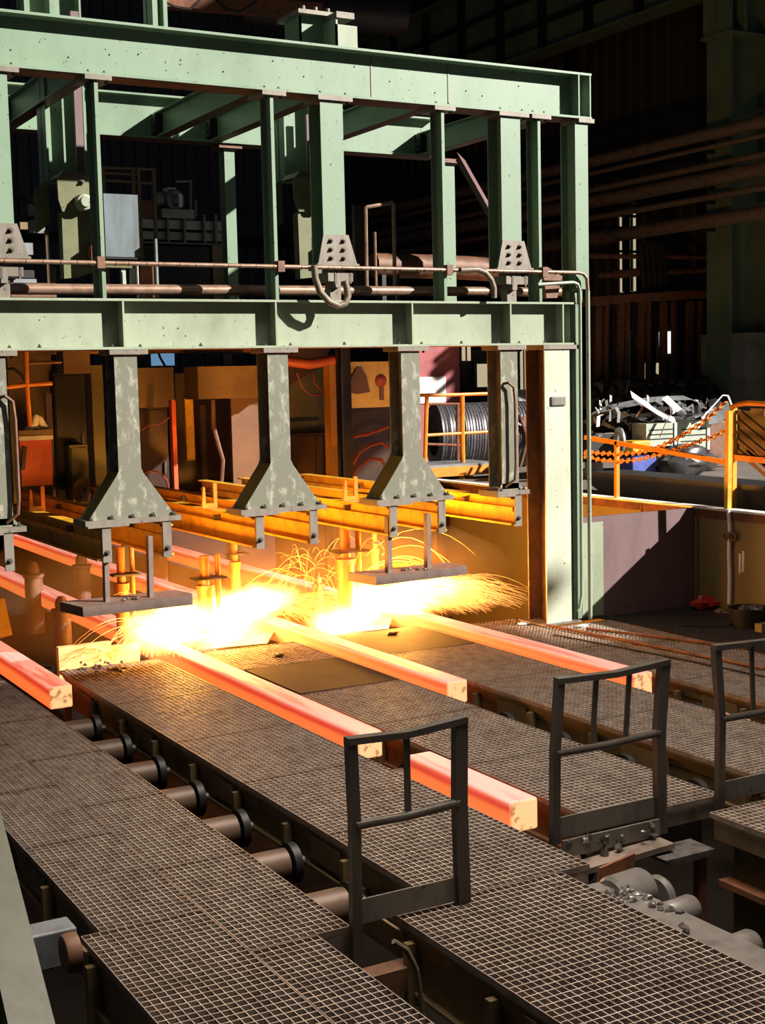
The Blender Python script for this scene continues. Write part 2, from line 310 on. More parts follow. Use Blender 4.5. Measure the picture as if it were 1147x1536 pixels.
# ================================================================== GANTRY
bolt = lambda s: s.lathe([(.0, 0), (.017, 0), (.017, .016), (.009, .018), (.009, .03), (0, .03)], (0, 0, 0), (0, 0, 1), 6)
bolt_y = lambda s: s.lathe([(0, 0), (.028, 0), (.028, .006), (.019, .006), (.019, .02), (.010, .021), (.010, .036), (0, .036)], (0, 0, 0), (0, -1, 0), 8)
def cap(x0, x1, z, parent, y0=-.03, y1=.30, th=.045, mat='plate'):
    c = obj('cap_plate', MB().box(x0, x1, y0, y1, z - th, z), M[mat], parent)
    for x in (x0 + .05, x1 - .05): piece('bolt', 'capbolt', bolt, M['bolt'], parent, (x, .035, z + .02)); piece('nut', 'capnut', lambda s: s.lathe([(.0, 0), (.014, 0), (.014, -.02), (0, -.02)], (0, 0, 0), (0, 0, 1), 6), M['bolt'], parent, (x + .01, .02, z - th))
    return c
tb = MB().ibeam((-9.5, .15, 5.815), (.68, .15, 5.815), .49, .30, .024, .016)
top = single('top_beam', 'long pale green top beam across the whole gantry front', 'beam', tb, M['green'])
obj('flange_underside_glow', MB().box(-9.5, .66, .012, .29, 5.566, 5.569), M['brown'], top)  # brown sheet under the flange stands for orange fire glow
for x in (.50, .655): obj('stiffener', MB().box(x, x + .016, .004, .14, 5.594, 6.036), M['green'], top)
for x in (-2.02, -1.10): obj('weld_seam', MB().box(x, x + .012, .136, .143, 5.60, 6.03), M['plate'], top)
for i in range(14): piece('rivet', 'riv', lambda s: s.lathe([(0, 0), (.008, 0), (.006, .006), (0, .008)], (0, 0, 0), (0, -1, 0), 6), M['dark'], top, (-5.6 + i * .42 + R(-.15, .15), .141, 5.72 + R(0, .2)))
lb = MB().ibeam((-9.5, .15, 3.343), (.44, .15, 3.343), .465, .30, .022, .016)
low = single('lower_beam', 'long sage green lower beam with upright stiffeners across the gantry front', 'beam', lb, M['green2'])
obj('flange_underside_glow', MB().box(-9.5, .43, .012, .29, 3.107, 3.1095), M['rust'], low)  # rust coloured sheet puts fire glow on the beam underside
for x in (-6.31, -4.775, -3.225, -1.675, -.445, .255): obj('stiffener', MB().box(x, x + .018, .003, .14, 3.134, 3.552), M['green2'], low)
for x in (-5.55, -4.0, -2.45, -1.05): piece('bolt', 'capbolt', bolt, M['bolt'], low, (x, .04, 3.134))
# corner column
cl = MB().box(.0, .34, 0, .02, .02, 3.06)
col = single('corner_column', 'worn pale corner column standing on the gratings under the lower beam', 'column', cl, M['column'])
obj('column_web', MB().box(.16, .176, .02, .34, .02, 3.06).box(.0, .34, .34, .36, .02, 3.06), M['brown'], col)
cap(-.02, .47, 3.108, col, -.02, .38)
obj('base_plate', MB().box(-.08, .44, -.05, .44, 0, .02), M['plate'], col)
gc_ = single('corner_channel', 'narrow green channel post right of the worn corner column', 'post', MB().box(.40, .53, .05, .056, .02, 3.7).box(.40, .406, .05, .14, .02, 3.7).box(.524, .53, .05, .14, .02, 3.7), M['green'])
# upper corner column
uc = MB().box(.445, .62, 0, .016, 3.72, 5.525).box(.445, .62, .25, .266, 3.576, 5.525).box(.527, .539, .016, .25, 3.576, 5.525)
ucol = single('upper_corner_column', 'pale green upper corner column under the right end of the top beam', 'column', uc, M['green']); cap(.48, .69, 5.568, ucol)
# studs: channel posts between the two beams
for x, pl in zip((-4.955, -3.215, -1.275, -.055), ('before the left lever arm and stained sheet', 'left of the looped hose', 'left of the diagonal brace', 'right of the right support column')):
    st = single('post', 'slim green channel post between the beams, ' + pl, 'post', MB().box(x, x + .035, 0, .006, 3.576, 5.525).box(x + .022, x + .035, .006, .17, 3.576, 5.525).box(x - .03, x + .035, .164, .172, 3.576, 5.525), M['green'], 'channel posts between the gantry beams')
    cap(x - .09, x + .16, 5.568, st)
# rear beam, cross beams, rear posts, brace
rb = single('rear_beam', 'pale green rear beam seen behind the cross beams under the top beam', 'beam', MB().ibeam((-9.5, 3.0, 5.815), (.45, 3.0, 5.815), .49, .26, .022, .014), M['green'])
obj('flange_underside_glow', MB().box(-9.5, .45, 2.88, 3.12, 5.566, 5.569), M['brown'], rb)  # same painted fire glow under the rear beam
for x, pl in zip((-6.9, -4.95, -3.22, -2.55, -1.27, .30), ('off the left picture edge', 'from the first channel post', 'from the channel post left of the looped hose', 'from the support column above the looped hose', 'from the channel post beside the diagonal brace', 'near the right end of the top beam')):
    cb = single('cross_beam', 'green cross beam running back ' + pl, 'beam', MB().ibeam((x, .16, 5.73), (x, 2.98, 5.73), .28, .15, .016, .01), M['green'], 'cross beams of the gantry roof')
    obj('flange_underside_glow', MB().box(x - .07, x + .07, .2, 2.9, 5.586, 5.589), M['brown'], cb)  # painted fire glow under each cross beam
    obj('end_cleat', MB().box(x - .10, x - .006, 2.86, 2.98, 5.62, 5.84), M['dark'], cb)
    for k in range(3): piece('bolt', 'cbolt', lambda s: s.lathe([(0, 0), (.013, 0), (.013, .012), (0, .012)], (0, 0, 0), (-1, 0, 0), 6), M['plate'], cb, (x - .10, 2.92, 5.66 + .07 * k))
for px, ww in ((337, .13), (665, .15)):
    x = PY(px, 330, 3).x
    rpo = single('rear_post', 'green rear post of the gantry ' + ('behind the tiered machine' if px < 400 else 'behind the diagonal brace'), 'post', MB().box(x, x + ww, 2.95, 2.962, 3.5, 5.57).box(x, x + ww, 3.10, 3.112, 3.5, 5.57).box(x + ww / 2 - .006, x + ww / 2 + .006, 2.96, 3.1, 3.5, 5.57), M['green'], 'rear posts of the gantry')
    obj('post_head', MB().box(x - .08, x + ww + .08, 2.9, 3.15, 5.52, 5.57), M['brown'], rpo)
p0 = PY(690, 235, 2.2); p1 = PY(752, 345, 1.2)
single('diagonal_brace', 'brownish diagonal brace under the right end of the gantry roof', 'brace', MB().sweep([(-.09, 0), (-.09, .012), (.09, .012), (.09, 0)], p0, p0 + (p1 - p0) * 1.35, (.5, -1, .2)).sweep([(-.006, -.07), (-.006, 0), (.006, 0), (.006, -.07)], p0, p0 + (p1 - p0) * 1.35, (.5, -1, .2)), M['maroon'])
np_ = obj('name_plate', MB().box(.075, .275, -.02, -.001, 2.44, 2.545), M['grey'], col, bevel=.012)
obj('plate_face', MB().box(.095, .255, -.024, -.02, 2.455, 2.53), M['plate'], np_)

# hanging support columns (upper row)
names = ['pale green support column with bolted gusset at the left frame edge above the gantry beam',
         'pale green support column with bolted gusset and looped hose beneath',
         'pale green support column with bolted gusset near the right corner post']
for i, (xc, lab) in enumerate(zip((-5.86, -2.55, -.41), names)):
    t = thing('support_column', lab, 'column', (xc, .13, 3.62), 'upper support columns')
    a, c = xc - .125, xc + .125
    sh = obj('shaft', MB().box(a, c, 0, .014, 3.93, 5.525).box(a, c, .246, .26, 3.93, 5.525).box(xc - .006, xc + .006, .014, .246, 3.93, 5.525), M['green'], t)
    cap(a - .03, c + .10, 5.568, sh)
    gp = obj('gusset_plate', MB().prism([(xc - .135, 4.22), (xc + .145, 4.22), (xc + .235, 3.935), (xc - .20, 3.935)], 'y', -.022, -.001), M['plate'], t)
    obj('gusset_lip', MB().box(xc - .22, xc + .25, -.04, .24, 3.915, 3.935), M['plate'], gp)
    for r_ in range(3):
        for s_ in (-.055, .085): piece('bolt', 'gbolt', bolt_y, M['bolt'], gp, (xc + s_, -.022, 4.16 - .085 * r_))
    obj('clamp_block', MB().box(xc - .10, xc + .18, -.03, .22, 3.76, 3.85).box(xc - .02, xc + .04, -.03, .2, 3.70, 3.76).box(xc - .04, xc + .10, -.01, .2, 3.85, 3.915).box(xc - .05, xc + .07, .03, .15, 3.576, 3.70), M['plate'], t)
    obj('clamp_strap', MB().box(xc - .03, xc - .005, -.036, -.03, 3.74, 3.87).box(xc + .14, xc + .16, -.034, -.03, 3.74, 3.87), M['bolt'], t)

# lower hangers
def hanger(lab, xc, flare, wsh=.22, loop=False):
    t = thing('hanger', lab, 'hanger', (xc, .13, 1.49), 'hangers under the gantry beam')
    a, c = xc - wsh / 2, xc + wsh / 2; zb = 1.95 if flare else 1.56
    sh = obj('shaft', MB().box(a, c, 0, .014, zb, 3.06).box(a, c, .246, .26, zb, 3.06).box(xc - .006, xc + .006, .014, .246, zb, 3.06), M['scuffed'], t)
    cap(a - .05, c + .10, 3.108, sh, -.03, .29)
    if flare:
        hb = .42; tp = [(a, 2.0), (c, 2.0), (c + .015, 1.96), (xc + hb, 1.545), (xc - hb, 1.545), (a - .015, 1.96)]
        ft = obj('flared_foot', MB().prism(tp, 'y', -.012, .004).prism(tp, 'y', .256, .27), M['scuffed'], t)
        obj('gusset', MB().bar((a, .13, 1.975), (xc - hb + .03, .13, 1.55), .25, .012, (-1, 0, .8)).bar((c, .13, 1.975), (xc + hb - .03, .13, 1.55), .25, .012, (1, 0, .8)), M['olive'], ft)
        w2 = .465
    else:
        ft = obj('foot_fillet', MB().prism([(a, 1.62), (c, 1.62), (c + .06, 1.545), (a - .06, 1.545)], 'y', 0, .014), M['scuffed'], t); w2 = wsh / 2 + .10
    fp = obj('foot_plate', MB().box(xc - w2, xc + w2, -.06, .32, 1.497, 1.545), M['plate'], t)
    obj('shim', MB().box(xc - w2 + .02, xc - .05, -.065, .3, 1.478, 1.497) if flare else MB().box(xc - w2, xc + .02, -.066, .3, 1.48, 1.497), M['plate'], fp)
    for k in range(5 if flare else 2): piece('bolt', 'fbolt', lambda s: s.lathe([(0, 0), (.02, 0), (.02, .018), (.011, .02), (.011, .04), (0, .04)], (0, 0, 0), (0, 0, 1), 6), M['bolt'], fp, (xc - w2 + .06 + k * (2 * w2 - .12) / (4 if flare else 1), -.035, 1.545))
    for s_ in ((-.265, .325) if flare else (.07,)):
        br = obj('clamp_bracket', MB().box(xc + s_ - .042, xc + s_ + .042, -.045, -.015, 1.15, 1.497), M['plate'], t)
        piece('bolt', 'gbolt', bolt_y, M['bolt'], br, (xc + s_, -.045, 1.24))
    if loop:
        a0 = a + .035 if xc > -3 else c - .06
        obj('bent_pipe', MB().tube([(a0, .0, 2.70), (a0 + .03, -.05, 2.71), (a0 + .09, -.06, 2.66), (a0 + .105, -.06, 2.5), (a0 + .105, -.06, 1.8), (a0 + .09, -.055, 1.66), (a0, .0, 1.58)], .016, 8), M['brown'], t)
    return t
hanger('scuffed hanger with a bent pipe loop, cut by the left frame edge', -6.0, False, .26, True)
hanger('scuffed hanger with flared foot carrying the left slag shield', -4.765, True)
hanger('scuffed hanger with flared foot in the middle bay, without a shield', -3.215, True)
hanger('scuffed hanger with flared foot carrying the right slag shield', -1.705, True)
hanger('narrow straight hanger with a bent pipe loop beside the corner column', -.47, False, .22, True)
# carrier beams along the strands
cn = ['outer left of the left flared hanger', 'right bracket of the left flared hanger', 'left bracket of the middle flared hanger', 'right bracket of the middle flared hanger',
      'left bracket of the right flared hanger', 'right bracket of the right flared hanger', 'narrow straight hanger by the corner column']
for x, lab in zip((-5.05, -4.43, -3.49, -2.89, -1.96, -1.37, -.42), cn):
    t = thing('carrier_beam', 'fire lit steel beam running back from the ' + lab, 'beam', (x, 2.4, 1.16), 'carrier beams above the strands')
    obj('web_and_flanges', MB().ibeam((x, -.012, 1.312), (x, 5.2, 1.312), .30, .13, .02, .014), M['yellow'], t)  # steel beams take yellow; the fire glow is put into their colour
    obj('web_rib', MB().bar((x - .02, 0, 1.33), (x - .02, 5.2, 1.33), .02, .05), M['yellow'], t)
    for y in (.9, 3.4): obj('bolt_lug', MB().box(x - .07, x - .02, y, y + .05, 1.36, 1.42), M['bolt'], t)
# cradle hooks standing on the carrier beams
for px, py, y, lab in ((290, 745, 1.2, 'between left and middle hangers'), (474, 735, .9, 'beside the right side of the middle hanger'), (80, 755, 2.2, 'left of the left flared hanger')):
    p = PY(px, py, y); z = 1.465; p.x = min((-5.05, -4.43, -3.49, -2.89, -1.96), key=lambda q: abs(q - p.x)) - .015
    single('cradle_hook', 'fire lit U shaped hook on a beam ' + lab, 'hook', MB().box(p.x - .07, p.x + .10, y, y + .03, z, z + .05).box(p.x + .06, p.x + .10, y, y + .03, z + .05, z + .26).prism([(p.x - .07, z + .05), (p.x - .03, z + .05), (p.x - .035, z + .22), (p.x - .055, z + .23)], 'y', y, y + .03), M['orange'], 'cradle hooks')
# slag shields
for lab, x0, x1, xs, ang in (('thick steel slag shield on two struts above the left flames', -5.40, -4.20, (-5.03, -4.60), 0), ('thick steel slag shield on two struts above the right flames', -2.34, -1.06, (-2.0, -1.525), .05)):
    t = thing('slag_shield', lab, 'shield', ((x0 + x1) / 2, .05, .68), 'slag shields')
    obj('plate', MB().prism([(x0 + .08, -.16), (x1 - .04, -.12 + ang), (x1, .0 + ang), (x1 - .05, .32), (x0, .30)], 'z', .685, .775), M['shield'], t)
    for x in xs: obj('strut', MB().bar((x, .04, .77), (x + .01, .04, 1.36), .045, .075, (0, 1, 0)), M['shield'], t)
    cr_ = MB()
    for k in range(8): cr_.lump((x0 + .62 + R(-.12, .12), .02 + R(-.08, .08), .785), .02, .02, .012, k, .3, 6, 4)
    obj('slag_crumbs', cr_, M['slag'], t, kind='stuff')

# pipes and hoses on the gantry
rp = MB().tube([(-9.5, -.06, 3.885), (.43, -.06, 3.895), (.50, -.06, 3.88), (.545, -.06, 3.83), (.555, -.06, 3.7)], .021, 10)
t = thing('conduit_pipe', 'long brown pipe along the gantry that turns down the corner', 'pipe', (-3, -.06, .08))
obj('pipe_run', rp, M['pipe'], t); obj('downpipe', MB().tube([(.555, -.06, 3.7), (.555, -.06, .02)], .024, 10), M['green2'], t)
for x in (-5.0, -3.2, -1.27, -.05): obj('pipe_clamp', MB().box(x - .02, x + .05, -.09, .0, 3.84, 3.945), M['brown'], t)
for i in range(40): piece('pipe_band', 'pband', lambda s: s.ring((0, 0, 0), (1, 0, 0), .021, .004, 10, 4), M['brown'], t, (-6 + i * .16 + R(-.04, .04), -.06, 3.888))
single('drain_pipe', 'thin pale pipe with an elbow running down beside the corner column', 'pipe', MB().tube([(-.1, -.03, 3.76), (.38, -.03, 3.79), (.44, -.03, 3.77), (.465, -.03, 3.72), (.47, -.03, 3.6), (.46, -.03, .30), (.43, -.03, .16), (.40, -.03, .12)], .019, 10), M['green2'])
def ph(pts, y): return [PY(px, py, y) for px, py in pts]
single('hose', 'thick rubber hose looping down in front of the lower beam', 'hose', MB().tube(ph([(471, 398), (473, 418), (480, 438), (493, 452), (508, 459), (518, 455), (522, 444), (520, 432), (517, 421)], -.12), .034, 10), M['hose'])
single('hose', 'thick hose bending down from the pipe to the beam by the right support column', 'hose', MB().tube(ph([(690, 405), (716, 404), (728, 409), (737, 420), (741, 432), (741, 447)], -.08), .030, 10), M['hose'])
single('hose', 'short thin hose under the clamp of the right support column', 'hose', MB().tube(ph([(766, 422), (765, 432), (760, 440), (756, 447)], .1), .02, 8), M['hose'])
p0 = PY(160, 437, .7); p1 = PY(862, 438, .7)
single('header_pipe', 'thick brown header pipe lying behind the lower beam', 'pipe', MB().tube([(p0.x - 3, .7, p0.z), (p1.x, .7, p1.z)], .052, 14), M['pipe'])

# ================================================================== FLOOR GRATINGS
def grating(x0, x1, y0, y1, label, z=0.0, group='walkway gratings', rot=0, mat='grate', px_=.046, py_=.0555):
    cx, cy = (x0 + x1) / 2, (y0 + y1) / 2
    t = thing('floor_grating', label, 'grating', (cx, cy, z - .034), group)
    e = .006
    obj('frame', MB().box(x0, x0 + e, y0, y1, z - .034, z).box(x1 - e, x1, y0, y1, z - .034, z).box(x0 + e, x1 - e, y0, y0 + e, z - .034, z).box(x0 + e, x1 - e, y1 - e, y1, z - .034, z), M['grateframe'], t)
    m = MB(); n = max(1, round((x1 - x0) / px_)); k = max(1, round((y1 - y0) / py_))
    for i in range(1, n): x = x0 + (x1 - x0) * i / n; m.box(x - .0022, x + .0022, y0 + e, y1 - e, z - .030, z - .001)
    for i in range(1, k): y = y0 + (y1 - y0) * i / k; m.box(x0 + e, x1 - e, y - .003, y + .003, z - .024, z - .0005)
    obj('grating_bars', m, M[mat], t, kind='stuff')
    if rot: t.rotation_euler = (rot * .4, rot, 0)
    return t
def fplate(x0, x1, y0, y1, label, z=.002):
    m = MB().prism([(x0, y0), (x1, y0), (x1, y1 - .04), (x1 - .2, y1), ((x0 + x1) / 2, y1 - .03), (x0 + .1, y1 - .01), (x0, y1 - .05)], 'z', z - .008, z)
    return single('floor_plate', label, 'plate', m, M['flatplate'], 'flat floor plates')
A0, AM, A1 = -6.955, -6.40, -5.835
ys = [1.0, -.45, -1.6, -2.9, -4.11, -5.62]
wl = ['farthest', 'second farthest', 'third farthest', 'fourth farthest', 'nearest long']
for i in range(5): grating(A0, AM, ys[i + 1] + .004, ys[i] - .004, wl[i] + ' grating of the outer row on the left walkway', rot=R(-.003, .003))
ys2 = [1.0, -.9, -2.2, -3.5, -4.9, -6.25]
for i in range(5): grating(AM + .004, A1, ys2[i + 1] + .004, ys2[i] - .004, wl[i] + ' grating of the inner row on the left walkway', rot=R(-.003, .003))
grating(-7.06, AM - .002, -8.6, -5.624, 'offset corner grating at the bottom left, beside the slanted beam', rot=.002)
grating(AM + .002, -6.03, -8.6, -6.256, 'offset grating at the bottom, near end of the left walkway')
ysB = [.86, -.8, -2.3, -3.6, -4.9, -6.20]
for i in range(5): grating(-5.28, -4.255, ysB[i + 1] + .004, ysB[i] - .004, wl[i] + ' grating between the first and second strand', rot=R(-.004, .004))
grating(-5.57, -4.47, -8.9, -6.21, 'large near grating at the bottom centre right below the first guard rail', rot=.002)
grating(-3.75, -2.72, -.15, .86, 'scorched grating between second and third strand, nearest the flames')
fplate(-3.745, -2.725, -1.40, -.16, 'plain dark floor plate between second and third strand')
for a, b_, l in ((-1.41, -2.7, 'far'), (-2.71, -4.1, 'middle'), (-4.11, -5.64, 'near')): grating(-3.75, -2.72, b_, a, l + ' grating between second and third strand, on the near side of the floor plate', rot=R(-.004, .004))
fplate(-2.225, -1.19, -.35, .86, 'ragged dark floor plate between third and fourth strand by the flames')
for a, b_, l in ((-.36, -1.9, 'far'), (-1.91, -3.6, 'middle'), (-3.61, -5.55, 'near')): grating(-2.23, -1.18, b_, a, l + ' grating between third and fourth strand', rot=R(-.004, .004))
grating(-3.05, -1.9, -9, -5.88, 'near grating at the right edge on the dark machine housing')
for a, b_, l in ((.60, -1.2, 'far'), (-1.21, -2.9, 'middle'), (-2.91, -4.8, 'near')): grating(-.66, .02, b_, a, l + ' grating just right of the fourth strand')
for a, b_, l in ((-.12, -1.4, 'far'), (-1.41, -2.9, 'middle'), (-2.91, -4.8, 'near')): grating(.05, .78, b_, a, l + ' sunlit grating in front of the corner column')
grating(-8.6, -6.98, -7.6, -6.9, 'dark sunken step grating at the bottom left corner', z=-.50)
# tread plates of the dark corner
for a, b_, l in ((.085, -1.6, 'far'), (-1.61, -3.4, 'near')):
    t = thing('tread_plate', l + ' dark ribbed tread plate in the shaded pit corner', 'plate', (1.5, (a + b_) / 2, -.02), 'tread plates')
    obj('plate', MB().box(.80, 2.24, b_, a, -.02, -.004), M['flatplate'], t)
    m = MB()
    for i in range(36):
        for j in range(int((a - b_) / .04)): m.box(.82 + i * .039, .838 + i * .039, b_ + .02 + j * .04, b_ + .032 + j * .04, -.004, .0)
    obj('tread_ribs', m, M['flatplate'], t, kind='stuff')
single('scrap_plate', 'thin bent grey sheet lying on the dark tread plates', 'sheet', MB().prism([(1.1, -.9), (1.9, -.35), (2.1, -.8), (1.5, -1.25)], 'z', .001, .012), M['dark'])
for (ax, ay, bx, by, l) in ((820, 938, 1147, 1003, 'inner'), (880, 943, 1120, 972, 'outer')):
    a = PZ(ax, ay, .02); b_ = PZ(bx, by, .02)
    single('rusty_rod', l + ' rusty reinforcing rod lying along the right gratings', 'rod', MB().tube([a, a.lerp(b_, .4) + Vector((.02, 0, 0)), b_], .016, 8), M['rust'], 'rusty rods on the grating')
a = PZ(830, 952, .01); b_ = PZ(1147, 1015, .01)
single('cable', 'thin dark cable lying beside the rusty rods', 'cable', MB().tube([a, a.lerp(b_, .5) + Vector((.03, 0, 0)), b_], .009, 6), M['dark'])

# ------------------------------------------------------------------ channel beams under the gratings
def under(x, y0, y1, label, z=-.04, d=.26, side=-1, fl=.09, mat='sub'):
    t = thing('support_channel', label, 'beam', (x, (y0 + y1) / 2, z - d), 'channels under the gratings')
    obj('channel', MB().box(x, x + .012, y0, y1, z - d, z).box(x - .03, x, y0, y1, z - .02, z).box(x - .04, x, y0, y1, z - d, z - d + .018), M[mat], t)
    obj('edge_angle', MB().box(x - .012, x, y0, y1, z - .10, z - .025), M[mat], t)
    n = int((y1 - y0) / .85)
    for i in range(n + 1):
        y = y0 + .12 + i * (y1 - y0 - .3) / max(1, n)
        obj('hanger_lug', MB().box(x - .075, x - .01, y, y + .045, z - .40, z - .06), M[mat], t)
        if i % 2: obj('cover_strip', MB().box(x - .03, x - .012, y + .12, y + .55, z - .2, z - .05), M[mat], t)
    return t
under(-6.90, -5.6, .9, 'channel under the outer edge of the left walkway')
under(-7.01, -8.4, -5.62, 'channel under the offset grating at the bottom left', d=.30)
under(-5.23, -6.1, .8, 'channel with hanging lugs under the grating beside the first strand')
under(-5.52, -8.8, -6.23, 'channel with hanging lugs under the large near grating', d=.34)
under(-3.70, -5.6, .8, 'channel beside the second strand')
under(-2.18, -5.5, .8, 'channel beside the third strand')
under(-.62, -4.7, .6, 'channel beside the fourth strand')
for x, y0, y1, l in ((-5.90, -6.2, .8, 'first'), (-4.32, -6.1, .8, 'second'), (-2.79, -5.5, .8, 'third'), (-1.25, -5.4, .8, 'fourth')):
    single('skirt_plate', 'dark skirt plate along the left side of the ' + l + ' strand channel', 'plate', MB().box(x, x + .02, y0, y1, -.5, -.04), M['dark'], 'skirt plates')
for x0, x1, y, l in ((-6.4, -5.84, -6.245, 'left walkway'), (-5.28, -4.26, -6.19, 'grating beside the loose billet'), (-3.70, -2.74, -5.62, 'third walkway'), (-2.2, -1.2, -5.53, 'fourth walkway')):
    single('end_channel', 'steel end channel closing the near end of the ' + l, 'beam', MB().box(x0, x1, y, y + .012, -.15, -.036).box(x0, x1, y + .012, y + .06, -.15, -.13), M['grateframe'], 'end channels')

# ------------------------------------------------------------------ rollers between the gratings
def roller(x0, x1, y, z, r, label, grp='conveyor rollers'):
    t = thing('conveyor_roller', label, 'roller', ((x0 + x1) / 2, y, z - r), grp)
    obj('barrel', MB().lathe([(0, 0), (r * .8, 0), (r, .015), (r, x1 - x0 - .13), (r * .8, x1 - x0 - .12), (0, x1 - x0 - .12)], (x0, y, z), (1, 0, 0), 22), M['roller'], t)
    obj('bearing_ring', MB().lathe([(0, 0), (r * 1.25, 0), (r * 1.25, .05), (r * .5, .06), (0, .06)], (x1 - .11, y, z), (1, 0, 0), 22), M['dark'], t)
    obj('shaft', MB().lathe([(0, 0), (.035, 0), (.035, .05), (0, .05)], (x1 - .05, y, z), (1, 0, 0), 12), M['bolt'], t)
ordw = ['first', 'second', 'third', 'fourth', 'fifth', 'sixth', 'seventh', 'eighth']
for i in range(7): roller(-5.83, -5.31, -.62 - i * .80, -.25, .105, ordw[i] + ' empty roller in the first strand counted from the billet end')
for i, y in enumerate((-5.6, -3.5, -2.6, -1.0)): roller(-4.25, -3.79, y, -.25, .105, ['roller beyond the loose billet at the walkway end', 'roller in the gap before the loose billet', 'roller under the end of the second billet', 'roller under the second billet'][i])
for i in range(4): roller(-2.71, -2.27, -2.6 - i * .8, -.25, .105, ordw[i] + ' roller of the third strand past the billet end')
for i in range(2): roller(-1.17, -.71, -3.3 - i * .8, -.25, .105, ordw[i] + ' roller of the fourth strand past the billet end')
# cross members in the open pit gaps
for px, py, l in ((470, 1345, 'mossy'), (585, 1450, 'rusty')):
    p = PZ(px, py, -.22)
    single('cross_member', l + ' square cross member in the pit gap at the bottom', 'beam', MB().box(p.x - .28, p.x + .35, p.y - .06, p.y + .06, -.34, -.22), M['sub' if l == 'mossy' else 'brown'])
single('hose', 'dark hose curving down in the pit gap near the bottom', 'hose', MB().tube(ph([(590, 1412), (610, 1425), (625, 1455), (632, 1500), (634, 1540)], -6.6), .014, 8), M['hose'])

# ================================================================== BILLETS
def billet(xc, y0, y1, label):
    return single('steel_billet', label, 'billet', MB().box(xc - .107, xc + .107, y0, y1, -.14, .07), M['hot'], 'glowing billets', bevel=.018)
billet(-5.545, -.12, 13, 'glowing billet on the left whose white hot end stops beside the left walkway')
billet(-4.0, -3.15, 13, 'glowing billet ending behind the nearest guard rail')
billet(-2.485, -2.03, 13, 'glowing billet in the middle, third from the left')
billet(-.935, -2.74, 13, 'glowing billet on the right whose end is behind the second guard rail')
billet(-4.0, -5.20, -3.86, 'short loose cut billet seen through the nearest guard rail')
t = thing('ember_scale', 'small glowing scale flakes on the grating beside the fourth strand', 'scale', (-.9, -3.75, -.2))
m = MB()
for k in range(9): m.lump((-.95 + R(-.08, .1), -3.75 + R(-.3, .3), -.12), .05, .07, .02, k, .4, 6, 4)
obj('flakes', m, M['hot'], t, kind='stuff')

# ================================================================== GUARD RAILS
def guard(label, y, xl, xr, zt, zm, zk, zb0, zb1, bal, kink=.0):
    t = thing('guard_rail', label, 'railing', ((xl + xr) / 2, y, min(zb0, zb1)), 'guard rails at the strand ends')
    a, c = .055, .045
    obj('post', MB().bar((xl, y, zb0), (xl + .01, y, zm), a, c, (0, 1, 0)).bar((xl + .01, y, zm), (xl + kink, y, zt), a, c, (0, 1, 0)), M['guard'], t)
    obj('post', MB().bar((xr, y, zb1), (xr - .01, y, zm), .075, .05, (0, 1, 0)).bar((xr - .01, y, zm), (xr + kink * .6, y, zt), .075, .05, (0, 1, 0)), M['guard'], t)
    obj('top_rail', MB().bar((xl - .025 + kink, y, zt), ((xl + xr) / 2 + kink, y - .01, zt - .012), .06, .035).bar(((xl + xr) / 2 + kink, y - .01, zt - .012), (xr + .035 + kink * .6, y, zt + .012), .06, .035), M['guard'], t)
    obj('mid_rail', MB().tube([(xl + .01, y - .01, zm), ((xl + xr) / 2, y - .01, zm - .005), (xr - .02, y - .01, zm + .012)], .024, 10), M['guard'], t)
    for x in bal: obj('baluster', MB().bar((x, y, zm), (x + kink * .7, y, zt - .01), .032, .016, (0, 1, 0)), M['guard'], t)
    obj('kick_plate', MB().box(xl + .02, xr - .02, y + .01, y + .022, zk - .13, zk), M['plate'], t)
    return t
guard('nearest guard rail with one baluster at the bottom centre', -6.30, -5.835, -5.185, .985, .545, .145, -.18, .005, (-5.51,))
guard('middle guard rail with two balusters, its top leaning right', -5.70, -4.135, -3.30, .955, .51, .10, -.05, -.14, (-3.84, -3.58), .05)
guard('guard rail cut by the right picture edge', -5.70, -2.80, -1.95, 1.01, .53, .10, -.10, -.05, (-2.50, -2.2), -.03)
# ledge under the middle guard rail
t = thing('stop_ledge', 'slag spattered steel ledge under the middle guard rail', 'ledge', (-3.7, -5.75, -.2))
obj('face_plate', MB().box(-4.10, -3.34, -5.74, -5.725, -.14, -.03), M['plate'], t)
obj('shelf', MB().bar((-4.08, -5.82, -.19), (-3.35, -5.82, -.16), .14, .035), M['grateframe'], t)
m = MB()
for k in range(14): m.lump((-3.6 + R(-.5, .3), -5.755 + R(-.04, .01), -.07 + R(-.07, .03)), .025, .02, .03, k, .35, 6, 4)
obj('slag_drips', m, M['slag'], t, kind='stuff')

# ================================================================== TORCHES, FLAMES, SPARKS
def torch(x, y, z0, z1, r, label, wide=True):
    t = thing('cutting_torch', label, 'torch', (x, y, z0), 'cutting torches')
    obj('torch_tube', MB().lathe([(0, 0), (r * .7, 0), (r, .03), (r, (z1 - z0) * .55), (r * 1.15, (z1 - z0) * .55), (r * 1.15, (z1 - z0) * .62), (r * .62, (z1 - z0) * .62), (r * .62, z1 - z0), (0, z1 - z0)], (x, y, z0), (0, 0, 1), 18), M['torch'], t)
    if wide: obj('side_tube', MB().lathe([(0, 0), (r * .35, 0), (r * .35, z1 - z0 - .1), (0, z1 - z0 - .1)], (x + r * 2.0, y + .05, z0 + .1), (0, 0, 1), 10), M['torch'], t)
    obj('torch_clamp', MB().box(x - r * 1.5, x + r * 2.6, y - r * 1.2, y + r * 1.2, z0 + (z1 - z0) * .70, z0 + (z1 - z0) * .72), M['dark'], t)
p = PY(307, 865, 1.3); torch(p.x, 1.3, .12, .95, .085, 'thick torch tube in the white fire between the left shield and the middle hanger')
